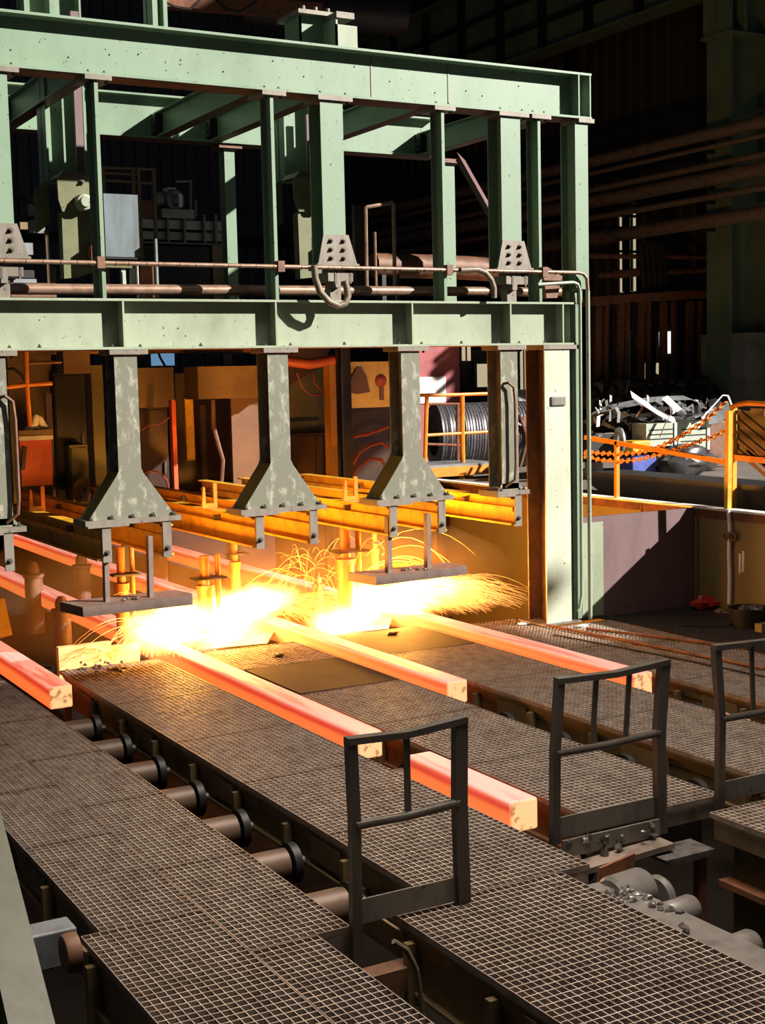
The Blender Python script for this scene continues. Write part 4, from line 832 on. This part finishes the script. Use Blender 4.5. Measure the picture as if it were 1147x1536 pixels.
chain([(876, 678), (900, 680), (930, 681), (960, 679), (990, 670), (1020, 655), (1050, 636), (1070, 620), (1088, 603)], 'upper rusty orange chain hanging from the column to the railing post', 46)
chain([(876, 684), (900, 690), (930, 692), (960, 689), (1000, 679), (1040, 665), (1070, 655), (1090, 645)], 'lower rusty orange chain hanging from the column to the railing post', 44)
t = thing('hanging_rope', 'pale knotted rope hanging from the railing down to the pit floor', 'rope', tuple(PX(1093, 925, 2.2)))
obj('rope_strand', MB().tube(phx([(1092, 765), (1094, 790), (1093, 830), (1094, 870), (1093, 906)], 2.2), .022, 8), M['white'], t)
m = MB()
for k in range(3): m.ring(PX(1093 + (k - 1) * 5, 805, 2.19), (1, .3 * (k - 1), .2), .045, .016, 12, 6)
obj('knot', m, M['tan'], t)
m = MB()
for k, (px, py) in enumerate(((1080, 919), (1087, 924), (1099, 918))): c = PX(px, py, 2.12); m.lump(c, .07, .06, .05, k, .2, 8, 6)
obj('end_knots', m, M['tan'], t)
p = PZ(1058, 910, 0); single('red_bundle', 'crumpled red bundle on the dark pit floor in the corner', 'bundle', MB().lump((p.x - .12, p.y - .1, .07), .17, .10, .09, 1, .3, 11, 7).lump((p.x + .08, p.y - .12, .06), .17, .1, .07, 2, .3, 11, 7), M['red'])
p = PZ(1125, 938, 0); t = thing('tub', 'dark round tub of black rubble in the pit corner', 'tub', (p.x, p.y, 0))
obj('tub_wall', MB().lathe([(0, 0), (.20, 0), (.24, .20), (.22, .20), (.18, .03), (0, .03)], (p.x, p.y, 0), (0, 0, 1), 22), M['dark'], t)
m = MB()
for k in range(16): a = R(0, 6.28); m.lump((p.x + .14 * math.cos(a) * R(.2, 1), p.y + .14 * math.sin(a) * R(.2, 1), .19), .05, .05, .03, k, .3, 6, 4)
obj('rubble', m, M['slag'], t, kind='stuff')
p = PZ(1140, 948, 0); single('wood_block', 'tan wooden block at the right edge of the pit floor', 'block', MB().box(p.x - .03, p.x + .3, p.y - .05, p.y + .05, .0, .09), M['tan'])
# scars and drips on the wall B
for k, (px, py, w_, h_, mt) in enumerate(((1108, 845, 3, 30, 'white'), (1113, 842, 3, 32, 'white'))):
    a = PX(px, py - h_ / 2, 2.249); b_ = PX(px + w_, py + h_ / 2, 2.249)
    obj('weld_streak', MB().box(2.243, 2.2495, min(a.y, b_.y), max(a.y, b_.y), b_.z, a.z), M[mt], wb)
for px in (1044, 1150, 960): a = PX(px, 800, 2.249); obj('wall_stiffener', MB().box(2.235, 2.2495, a.y - .05, a.y - .02, 0, 1.16), M['rust'], wb)
obj('rust_band', MB().box(2.243, 2.2495, -3, 12, 1.06, 1.155), M['rust'], wb)

# ================================================================== SCRAP HEAP IN THE YARD
Y = 4.6
t = thing('scrap_bin', 'long dark grey scrap bin behind the pit railing', 'bin', (3.0, .5, 1.1))
a = PX(884, 710, 2.98)
obj('hull', MB().prism([(a.y + .25, a.z), (-2.2, a.z - .02), (-2.2, 1.1), (a.y - .35, 1.1), (a.y - .05, 1.22)], 'x', 2.98, 3.8), M['greydark'], t)
obj('rim', MB().bar((2.96, a.y + .28, a.z), (2.96, -2.2, a.z - .02), .06, .06), M['greydark'], t)
def ribbed(px0, py0, px1, py1, Y, label):
    a = PY(px0, py0, Y); b_ = PY(px1, py1, Y); t = thing('ribbed_box', label, 'box', ((a.x + b_.x) / 2, Y, b_.z), 'pale ribbed boxes in the scrap')
    obj('shell', MB().box(a.x, b_.x, Y, Y + .35, b_.z, a.z), M['palegreen'], t)
    obj('edge_flange', MB().box(b_.x - .05, b_.x, Y - .02, Y, b_.z, a.z), M['white'], t)
    for k in range(3): z = b_.z + (a.z - b_.z) * (.3 + .2 * k); obj('groove', MB().box(a.x + .06, b_.x - .06, Y - .008, Y, z, z + .018), M['dark'], t)
ribbed(969, 636, 1014, 668, 4.7, 'pale green ribbed sheet box on the left of the scrap heap')
ribbed(1017, 632, 1063, 674, 4.9, 'pale green ribbed sheet box on the right of the scrap heap')
for k, (x0, y0, x1, y1, yy, mt, l) in enumerate(((1063, 632, 1091, 700, 5.0, 'brown', 'tall brown crate at the right of the scrap heap'), (948, 662, 976, 678, 4.55, 'yellow', 'yellow carton in the scrap heap under the chains'), (948, 686, 985, 712, 4.6, 'blue', 'blue crate low in the scrap heap'), (884, 650, 945, 690, 5.2, 'dark', 'black box at the left of the scrap heap'), (1000, 668, 1020, 690, 5.1, 'dark', 'dark box behind the ribbed boxes'), (878, 685, 905, 735, 5.6, 'white', 'white sheet leaning beside the corner column'))):
    slab('scrap_box' if mt != 'white' else 'white_sheet', l, 'box' if mt != 'white' else 'sheet', x0, y0, x1, y1, yy, mt, .4 if mt != 'white' else .04, 'scrap in the yard', .02)
m = MB()
p = PY(1030, 692, 4.5); single('tarp_bag', 'crumpled black tarpaulin bag below the ribbed boxes', 'bag', MB().lump((p.x + .05, 4.6, p.z), .55, .3, .24, 5, .22, 14, 9).lump((p.x - .2, 4.5, p.z - .05), .35, .25, .2, 6, .25, 12, 8), M['tarp'])
def band(pts, label, wv, mat='white', Y_=4.9, dy=.0, name='strap'):
    P = [PY(px, py, Y_ + dy * i) for i, (px, py) in enumerate(pts)]
    single(name, label, name.split('_')[-1], MB().strip(P, wv, .012), M[mat], 'bent straps in the scrap heap')
band([(946, 592), (965, 605), (985, 618), (1012, 632)], 'pale flat strap slanting down in the middle of the scrap heap', (.08, .12, .05))
band([(880, 636), (895, 622), (915, 612), (945, 606), (975, 600), (1000, 598), (1030, 597), (1050, 605)], 'long grey strap arching over the scrap heap', (.0, .1, .03), 'grey', 5.4)
band([(996, 596), (1006, 605), (1018, 616)], 'short white strap folded at the top of the scrap heap', (.10, .05, .02))
band([(897, 640), (898, 625), (905, 622)], 'stubby white strap at the left of the scrap heap', (.07, .05, .0))
band([(915, 632), (916, 616), (924, 612), (928, 620), (927, 634)], 'looped grey strap at the left of the scrap heap', (.07, .05, .0), 'grey')
band([(1048, 640), (1058, 622), (1075, 604), (1085, 593), (1092, 594), (1097, 607)], 'broad pale sheet curling up to the chain at the right of the scrap heap', (.13, .12, .0), 'white', 4.6)
band([(1060, 628), (1075, 625), (1095, 612)], 'grey sheet edge below the curled pale sheet', (.06, .12, .1), 'grey', 4.9)
band([(955, 625), (964, 612), (970, 606)], 'small orange brown strip in the scrap heap', (.06, .05, .0), 'rust')
band([(990, 656), (996, 640), (1006, 622), (1008, 614)], 'thin brown strip before the left ribbed box', (.02, .02, .0), 'rust', 4.55)
for k, (px, py, rx_, l) in enumerate(((900, 640, .5, 'left'), (930, 628, .45, 'inner left'), (960, 640, .4, 'middle'), (985, 620, .45, 'upper middle'), (1030, 615, .5, 'upper right'), (1060, 615, .3, 'far right'), (935, 660, .45, 'lower left'))):
    p = PY(px, py, 5.6); single('scrap_lump', l + ' tangle of crushed dark metal in the scrap heap', 'scrap', MB().lump((p.x, 5.6, p.z - .12), rx_, .3, .26, 20 + k, .38, 12, 8), M['tarp' if k % 2 else 'dark'], 'crushed metal in the scrap heap')
m = MB(); rd = random.Random(4)
for k in range(70):
    p = PY(rd.uniform(885, 1060), rd.uniform(602, 655), 5.2); a = rd.uniform(0, 6.28); l_ = rd.uniform(.06, .28)
    m.bar(p, p + Vector((math.cos(a) * l_, rd.uniform(-.1, .1), math.sin(a) * l_ * .6)), rd.uniform(.02, .06), .012, (0, 1, .2))
single('scrap_shreds', 'tangled thin metal shreds in the scrap heap', 'scrap', m, M['grey'], kind='stuff')
p = PY(935, 662, 4.5); single('scrap_ring', 'grey bent ring at the left of the scrap heap', 'ring', MB().ring((p.x, 4.6, p.z), (1, -.4, 0), .17, .05, 20, 8), M['grey'])

# ================================================================== HALL SIDE: PIPES, GIRDER, COLUMN, BAR RACK
XW = 11.1
def wpipe(a, b_, r, label, mat='brown'):
    p = PX(*a, XW); q = PX(*b_, XW); d = q - p; z = (p.z + q.z) / 2
    t = thing('wall_pipe', label, 'pipe', (XW, (p.y + q.y) / 2, z), 'pipes along the hall wall')
    obj('pipe_run', MB().tube([(XW, q.y - 2, z), (XW, 29.5, z)], r, 10), M[mat], t)
    for k in range(5): obj('pipe_bracket', MB().box(XW - .02, XW + 2.1, q.y + 1.6 + k * 4.5, q.y + 1.68 + k * 4.5, z - r - .06, z - r), M['dark'], t)
wp = 'first second third fourth fifth sixth seventh'.split()
for k, (a, b_, r) in enumerate((((890, 240), (1147, 183), .13), ((890, 258), (1147, 204), .05), ((890, 283), (1147, 233), .07), ((890, 300), (1147, 255), .15), ((890, 325), (1147, 283), .07), ((890, 355), (1147, 322), .15))):
    wpipe(a, b_, r, wp[k] + ' brown pipe from the top along the dark hall wall', 'wallpipe')
t = thing('crane_girder', 'dark green crane runway girder with panelled web high on the hall wall', 'girder', (11.6, 19, 10.6))
z0 = 10.65
obj('girder_web', MB().box(11.6, 11.64, 9.9, 29.8, z0, z0 + 2.1), M['hallgreen'], t); obj('bottom_flange', MB().box(11.35, 11.95, 9.9, 29.8, z0 - .06, z0), M['hallgreen'], t); obj('top_flange', MB().box(11.3, 11.95, 9.9, 29.8, z0 + 2.1, z0 + 2.18), M['hallgreen'], t)
for k in range(11): obj('web_stiffener', MB().box(11.42, 11.6, 10.2 + k * 1.8, 10.35 + k * 1.8, z0, z0 + 2.1), M['dark'], t)
for z in (.62, 1.32): obj('web_rail', MB().box(11.5, 11.6, 9.9, 29.8, z0 + z, z0 + z + .12), M['dark'], t)
obj('crane_rail', MB().box(11.5, 11.62, 9.9, 29.8, z0 + 2.18, z0 + 2.32), M['rust'], t); obj('conductor_rail', MB().box(11.1, 11.16, 9.9, 29.8, z0 + 2.45, z0 + 2.6), M['rust'], t)
for k in range(6): obj('rail_arm', MB().box(11.1, 11.4, 11 + k * 3.2, 11.1 + k * 3.2, z0 + 2.18, z0 + 2.5), M['dark'], t)
t = thing('hall_column', 'massive dark green hall column at the right picture edge', 'column', (11.4, 9.3, 1.1))
a = PY(1085, 300, 9.2); b_ = PY(1140, 300, 9.2)
obj('front_flange', MB().box(a.x, a.x + .05, 9.0, 9.7, 1.1, 16), M['hallgreen'], t); obj('web', MB().box(a.x + .05, b_.x, 9.3, 9.36, 1.1, 16), M['hallgreen'], t); obj('rear_flange', MB().box(b_.x, b_.x + .05, 9.0, 9.7, 1.1, 16), M['hallgreen'], t)
z = PY(1085, 50, 9.2).z; obj('bracket_shelf', MB().box(a.x - .12, b_.x + .1, 8.95, 9.75, z - .05, z + .02), M['hallgreen'], t); obj('upper_shaft', MB().box(a.x - .08, a.x - .02, 8.98, 9.72, z, 16).box(a.x + .35, a.x + .42, 8.98, 9.72, z, 16), M['hallgreen'], t)
z = PY(1110, 500, 9.0).z; obj('concrete_plinth', MB().box(a.x + .02, b_.x + 2.2, 8.6, 9.9, 1.1, z), M['concrete'], t)
for k in range(3): obj('lattice_bar', MB().bar((b_.x + .05, 9.3, 8 + k * 2.1), (b_.x + 1.4, 9.3, 9.8 + k * 2.1), .1, .16), M['hallgreen'], t); obj('lattice_tie', MB().box(b_.x + .05, b_.x + 1.6, 9.25, 9.35, 9.8 + k * 2.1, 9.95 + k * 2.1), M['hallgreen'], t)
# bar rack with sunlit gaps behind
Y = 11.0
t = thing('bar_rack', 'dark rack of upright steel bars in the right background', 'rack', tuple(PY(985, 600, Y)))
for k, px in enumerate((888, 897, 909, 919, 931, 941, 951, 962, 972, 983, 995, 1010, 1022, 1035, 1050, 1064, 1076)):
    obj('bar', MB().bar(PY(px, 452, Y), PY(px - 2 + R(-3, 3), 585, Y), .09 + .07 * (k % 3 == 1), .08, (0, 1, 0)), M['brown' if k % 3 else 'dark'], t)
obj('head_beam', MB().prism([(PY(px, py, Y - .1).x, PY(px, py, Y - .1).z) for px, py in ((880, 446), (1000, 438), (1082, 436), (1082, 446), (960, 452), (880, 460))], 'y', Y - .3, Y + .3), M['brown'], t)
obj('tie_beam', sbox(960, 485, 1084, 490, Y + .1, .05), M['brown'], t); obj('foot_beam', sbox(880, 578, 1084, 600, Y - .1, .4), M['dark'], t)
def wall_opening(x0, y0, x1, y1, mt, n, X_=13.17):
    a = PX(x0, y0, X_); b_ = PX(x1, y1, X_); f = struct('window_%d' % n, MB().box(X_ - .02, X_ + .02, min(a.y, b_.y), max(a.y, b_.y), b_.z, a.z), M[mt], ['bright daylit opening behind the upright bars', 'warm sunlit opening strip behind the upright bars', 'low warm sunlit opening behind the upright bars', 'tall sunlit slot seen between the wall pipes'][n - 1])
    for k in range(1 if n != 4 else 3):
        y = min(a.y, b_.y) + abs(a.y - b_.y) * (k + 1) / (2 if n != 4 else 4); obj('mullion', MB().box(X_ - .06, X_ - .02, y - .03, y + .03, b_.z, a.z), M['dark'], f)
    return f
wall_opening(989, 498, 1008, 530, 'lit', 1); f = wall_opening(934, 495, 957, 580, 'warmlit', 2); wall_opening(968, 545, 992, 585, 'warmlit', 3); wall_opening(930, 316, 956, 436, 'warmlit', 4)
a = PX(932, 478, 13.15); b_ = PX(958, 496, 13.15); obj('red_lintel', MB().box(13.1, 13.2, b_.y, a.y, b_.z, a.z), M['red'], f)
single('blue_hose', 'blue hose hanging among the upright bars', 'hose', MB().tube(ph([(1017, 530), (1015, 550), (1013, 575)], 11.6), .06, 8), M['blue'])
t = thing('yellow_lever', 'small yellow lever arm hanging beside the hall column', 'lever', tuple(PY(1070, 410, 10.5)))
obj('arm', MB().bar(PY(1076, 378, 10.5), PY(1068, 408, 10.5), .06, .06), M['yellow'], t); obj('tip', sbox(1068, 402, 1078, 408, 10.45, .1), M['yellow'], t); obj('head', sbox(1072, 374, 1081, 379, 10.45, .1), M['white'], t); q = PY(1078, 378, 10.5); obj('mount_bar', MB().bar(q, (q.x + .2, 9.68, q.z), .05, .05), M['dark'], t)
for k, (a, b_, r) in enumerate((((885, 384), (1065, 386), .05), ((900, 413), (1065, 405), .06), ((920, 412), (960, 408), .09))):
    single('rack_rail', ['upper', 'lower', 'short thick'][k] + ' brown rail above the bar rack', 'rail', MB().tube(ph([a, b_], 11.2), r, 8), M['brown'], 'rails above the bar rack')
for k in range(5): single('leaning_bar', wp[k] + ' thin bar leaning above the bar rack from the left', 'bar', MB().tube(ph([(960 + k * 8, 366), (966 + k * 9, 446)], 11.1), .05, 6), M['dark'], 'leaning bars')
m = MB(); rd = random.Random(9)
for k in range(60): p = PY(rd.uniform(885, 1085), rd.uniform(572, 602), 9.5); m.lump((p.x, 9.5 + rd.uniform(-.3, .3), p.z), rd.uniform(.08, .22), .15, rd.uniform(.06, .18), k, .3, 7, 5)
single('dark_rubble', 'band of dark scrap rubble behind the scrap heap', 'scrap', m, M['dark'], kind='stuff')

# ================================================================== MACHINERY ON THE MEZZANINE AND ABOVE
def press_arm(xs, Y, label):
    """heavy lever hanging from a dark column: side cheeks, boss, lower shank"""
    def q(pts): return [(PY(a, b_, Y).x, PY(a, b_, Y).z) for a, b_ in pts]
    c = PY(xs + 40, 420, Y); t = thing('swing_lever', label, 'lever', tuple(c), 'lever arms behind the gantry')
    obj('cheek', MB().prism(q([(xs + 18, 268), (xs + 24, 263), (xs + 72, 266), (xs + 72, 318), (xs + 26, 318), (xs + 20, 300)]), 'y', Y - .04, Y), M['lever'], t)
    obj('shank', MB().prism(q([(xs + 26, 318), (xs + 72, 318), (xs + 76, 408), (xs + 62, 412), (xs + 52, 416), (xs + 30, 418)]), 'y', Y - .01, Y + .12), M['lever'], t)
    obj('rear_cheek', MB().prism(q([(xs, 276), (xs + 20, 264), (xs + 22, 330), (xs + 2, 345)]), 'y', Y + .3, Y + .36), M['lever'], t)
    obj('crust', MB().prism(q([(xs + 20, 266), (xs + 26, 258), (xs + 45, 259), (xs + 70, 264), (xs + 70, 268)]), 'y', Y - .05, Y + .3), M['slag'], t)
    b_ = PY(xs + 56, 305, Y); bo = obj('boss', MB().lathe([(0, .12), (.05, .12), (.055, .09), (.075, .085), (.085, .04), (.085, 0), (0, 0)], (b_.x, Y - .04, b_.z), (0, -1, 0), 18), M['green2'], t)
    piece('bolt', 'gbolt', bolt_y, M['bolt'], t, (b_.x, Y - .05, b_.z + .20))
    obj('lug', MB().box(b_.x + .03, b_.x + .10, Y - .16, Y - .01, b_.z - .62, b_.z - .42), M['rust'], t)
press_arm(66, 1.1, 'yellow green lever arm with a round boss at the left, above the gantry beam')
press_arm(420, 1.3, 'yellow green lever arm partly hidden by the middle support column')
for px0, px1, Y, l in ((72, 132, 1.5, 'left'), (428, 474, 1.7, 'middle')):
    a = PY(px0, 265, Y); b_ = PY(px1, 265, Y); t = thing('lever_column', 'dark column carrying the ' + l + ' lever arm up past the top beam', 'column', ((a.x + b_.x) / 2, Y, a.z))
    z1 = 7.2 if l == 'left' else 6.42
    obj('shaft', MB().box(a.x, a.x + .02, Y, Y + .3, a.z - .05, z1).box(b_.x - .02, b_.x, Y, Y + .3, a.z - .05, z1).box(a.x, b_.x, Y + .14, Y + .16, a.z - .05, z1), M['green'], t)
    obj('guide_bar', MB().box(b_.x - .12, b_.x - .04, Y - .04, Y, a.z - .05, z1 - .7), M['maroon'], t)
# stub columns above the top beam
t = thing('stub_column', 'green stub column with bolted head plate above the top beam', 'column', (-2.3, .3, 6.06))
p = PY(443, 40, .5); obj('shaft', MB().box(p.x, p.x + .02, .4, .75, 6.06, 6.42).box(p.x, p.x + .26, .4, .42, 6.06, 6.42), M['green'], t); obj('head_plate', MB().box(p.x - .06, p.x + .34, .3, .8, 6.42, 6.46), M['plate'], t)
obj('second_shaft', MB().box(p.x + .26, p.x + .28, .12, .42, 6.06, 6.36).box(p.x + .26, p.x + .50, .12, .14, 6.06, 6.30), M['green2'], t); obj('second_head', MB().box(p.x + .26, p.x + .46, .1, .4, 6.36, 6.42), M['plate'], t)
for k in range(3): obj('stud', MB().lathe([(0, 0), (.03, 0), (.03, .07), (0, .07)], (p.x + .06 + .14 * k, .45, 6.46), (0, 0, 1), 10), M['bolt'], t)
for k, (px0, px1, l) in enumerate(((28, 72, 'twin flanged green column rising above the top beam at the left'), (218, 240, 'narrow green post rising above the top beam'))):
    a = PY(px0, 30, .5); b_ = PY(px1, 30, .5); m = MB().box(a.x, a.x + .05, .3, .55, 6.06, 7.6).box(b_.x - .04, b_.x, .3, .55, 6.06, 7.6).box(a.x, b_.x, .45, .47, 6.06, 7.6)
    single('riser_column', l, 'column', m, M['green'], 'columns above the top beam')
single('crane_pipe', 'orange brown lit crane beam high behind the top beam', 'beam', MB().bar(PY(245, 0, 7), PY(480, 18, 7), .2, .22), M['rust'])
single('crane_pipe', 'brown bulky duct high behind the stub column', 'duct', MB().tube(ph([(360, 2), (420, 12), (520, 18), (600, 24)], 9), .35, 10), M['dark'])
for k, pts in enumerate((((245, 2), (262, 10), (285, 14), (300, 0)), ((325, 0), (340, 14), (360, 18), (385, 2)))): single('cable', ['left', 'right'][k] + ' dark cable drooping high above the top beam', 'cable', MB().tube(ph(pts, 6.6), .02, 6), M['dark'])
# blue grey stained sheet, bracket, uprights
t = thing('shield_sheet', 'stained blue grey sheet hanging behind the left post above the beam', 'sheet', tuple(PY(180, 390, .9)))
obj('sheet', sbox(155, 290, 210, 386, .9, .02), M['bluegrey'], t); obj('lower_edge', sbox(158, 386, 216, 389, .88, .05), M['dark'], t); obj('bracket_box', sbox(158, 390, 203, 402, .92, .2), M['olive'], t)
for x in (182, 196): obj('bracket_leg', sbox(x, 402, x + 8, 442, .95, .05), M['palegreen'], t)
for k, (px, py0, w_, Y, mt, l) in enumerate(((233, 358, 6, .75, 'grey', 'pale flat upright standing on the beam beside the stained sheet'), (210, 392, 22, 1.0, 'rust', 'brown upright plate beside the stained sheet'), (206, 395, 3, .8, 'white', 'thin white rod beside the stained sheet'), (68, 345, 10, 1.6, 'tan', 'narrow tan upright behind the left lever arm'), (78, 400, 8, 1.4, 'olive', 'short olive upright behind the left lever arm'))):
    slab('upright', l, 'upright', px, py0, px + w_, 446, Y, mt, .05, 'uprights on the gantry beam')
slab('white_board', 'small grey board with a dial behind the left support column', 'board', 43, 306, 68, 350, 2.6, 'grey', .05)
t = thing('control_stand', 'cluttered grey control stand at the left picture edge above the beam', 'stand', tuple(PY(30, 440, 1.0)))
for k, (x0, y0, x1, y1, mt) in enumerate(((0, 404, 30, 416, 'grey'), (16, 405, 30, 415, 'white'), (30, 405, 52, 417, 'dark'), (0, 420, 16, 440, 'dark'), (20, 418, 55, 426, 'grey'), (30, 333, 42, 344, 'tan'), (34, 364, 50, 382, 'grey'), (16, 424, 85, 446, 'brown'))):
    obj(['block', 'label_plate', 'valve', 'actuator', 'tray', 'junction_box', 'terminal_box', 'base_beam'][k], sbox(x0, y0, x1, y1, 1.0 + .1 * (k % 3), .12), M[mt], t)
single('handwheel', 'dark handwheel behind the left support column', 'wheel', MB().ring(PY(25, 312, 2.2), (.2, .3, 1), .25, .025, 24, 8), M['dark'])
# mezzanine railing and machine far behind
Y = 8.0
t = thing('mezzanine_railing', 'small tan handrail on the mezzanine behind the stained sheet', 'railing', tuple(PY(190, 400, Y)))
for a, b_ in (((153, 251), (231, 254)), ((153, 270), (229, 275)), ((153, 259), (210, 262))): obj('rail', MB().tube(ph([a, b_], Y), .022, 8), M['tan'], t)
for px in (154, 199, 207, 230): q = PY(px, 252, Y); obj('post', MB().bar(q, (q.x, Y, 3.5), .05, .05, (0, 1, 0)), M['tan'], t)
t = thing('tundish_machine', 'grey green tiered machine with a pump on the mezzanine', 'machine', tuple(PY(275, 430, 8.6)))
Y = 8.6
for k, (x0, y0, x1, y1, mt) in enumerate(((205, 328, 342, 346, 'palegreen'), (205, 346, 340, 362, 'green2'), (243, 313, 292, 328, 'green2'), (205, 300, 232, 328, 'brown'), (210, 362, 345, 368, 'grey'), (210, 368, 318, 440, 'dark'), (318, 368, 352, 440, 'tan'))):
    obj(['upper_tier', 'lower_tier', 'tank', 'side_box', 'base_lip', 'dark_recess', 'end_panel'][k], sbox(x0, y0, x1, y1 if k < 5 else y1 + 62, Y - .1 * (k == 2), .7), M[mt], t)
for x in (250, 275, 305, 322): obj('tier_post', sbox(x, 322, x + 5, 364, Y - .06, .06), M['grey'], t)
p = PY(262, 300, Y); obj('pump_body', MB().ring((p.x, Y, p.z), (.2, -1, 0), .13, .045, 18, 8), M['grey'], t); obj('pump_motor', MB().lathe([(0, 0), (.12, 0), (.12, .35), (0, .35)], (p.x - .3, Y + .1, p.z + .02), (1, 0, 0), 14), M['grey'], t); obj('pump_head', sbox(251, 281, 264, 294, Y, .2), M['white'], t)
obj('nozzle', MB().lathe([(0, 0), (.03, 0), (.03, .2), (0, .2)], (p.x + .05, Y - .1, p.z - .12), (0, 0, 1), 10), M['white'], t)
for k, (a, b_) in enumerate((((264, 272), (286, 272)), ((286, 270), (286, 320)), ((293, 300), (294, 324)))): obj('conduit', MB().tube(ph([a, b_], Y + .8), .02, 6), M['grey'], t)
# upright frames right of the middle support column
t = thing('pipe_frame', 'thin upright pipe frame behind the middle support column', 'frame', tuple(PY(570, 440, .9)))
for pts in (((548, 310), (550, 440)), ((549, 311), (588, 304), (590, 306), (592, 430)), ((562, 348), (564, 432))): obj('tube', MB().tube(ph(pts, .9), .022 if pts[0][0] != 562 else .016, 8), M['pipe'], t)
obj('side_plate', sbox(531, 307, 546, 440, 1.2, .06), M['panel'], t)
for k, (a, b_) in enumerate((((600, 295), (735, 262)), ((560, 320), (735, 283)), ((560, 352), (735, 318)), ((560, 384), (735, 350)))): pass
t = thing('duct', 'brown round duct on saddles behind the right support column', 'duct', tuple(PY(690, 440, 3.5)))
obj('duct_run', MB().tube(ph([(560, 398), (650, 400), (700, 402), (745, 405)], 3.5), .16, 12), M['brown'], t)
for px in (570, 590): q = PY(px, 400, 3.5); obj('saddle', MB().box(q.x - .03, q.x + .03, 3.4, 3.6, 3.5, q.z), M['dark'], t)
t = thing('feed_hopper', 'brown triangular hopper on the beam near the right corner', 'hopper', tuple(PY(828, 418, .5)))
obj('hopper_body', MB().prism([(PY(a_, b_, .1).x, PY(a_, b_, .1).z) for a_, b_ in ((812, 404), (822, 402), (842, 415), (838, 430), (834, 447), (818, 447))], 'y', .08, .28), M['brown'], t)
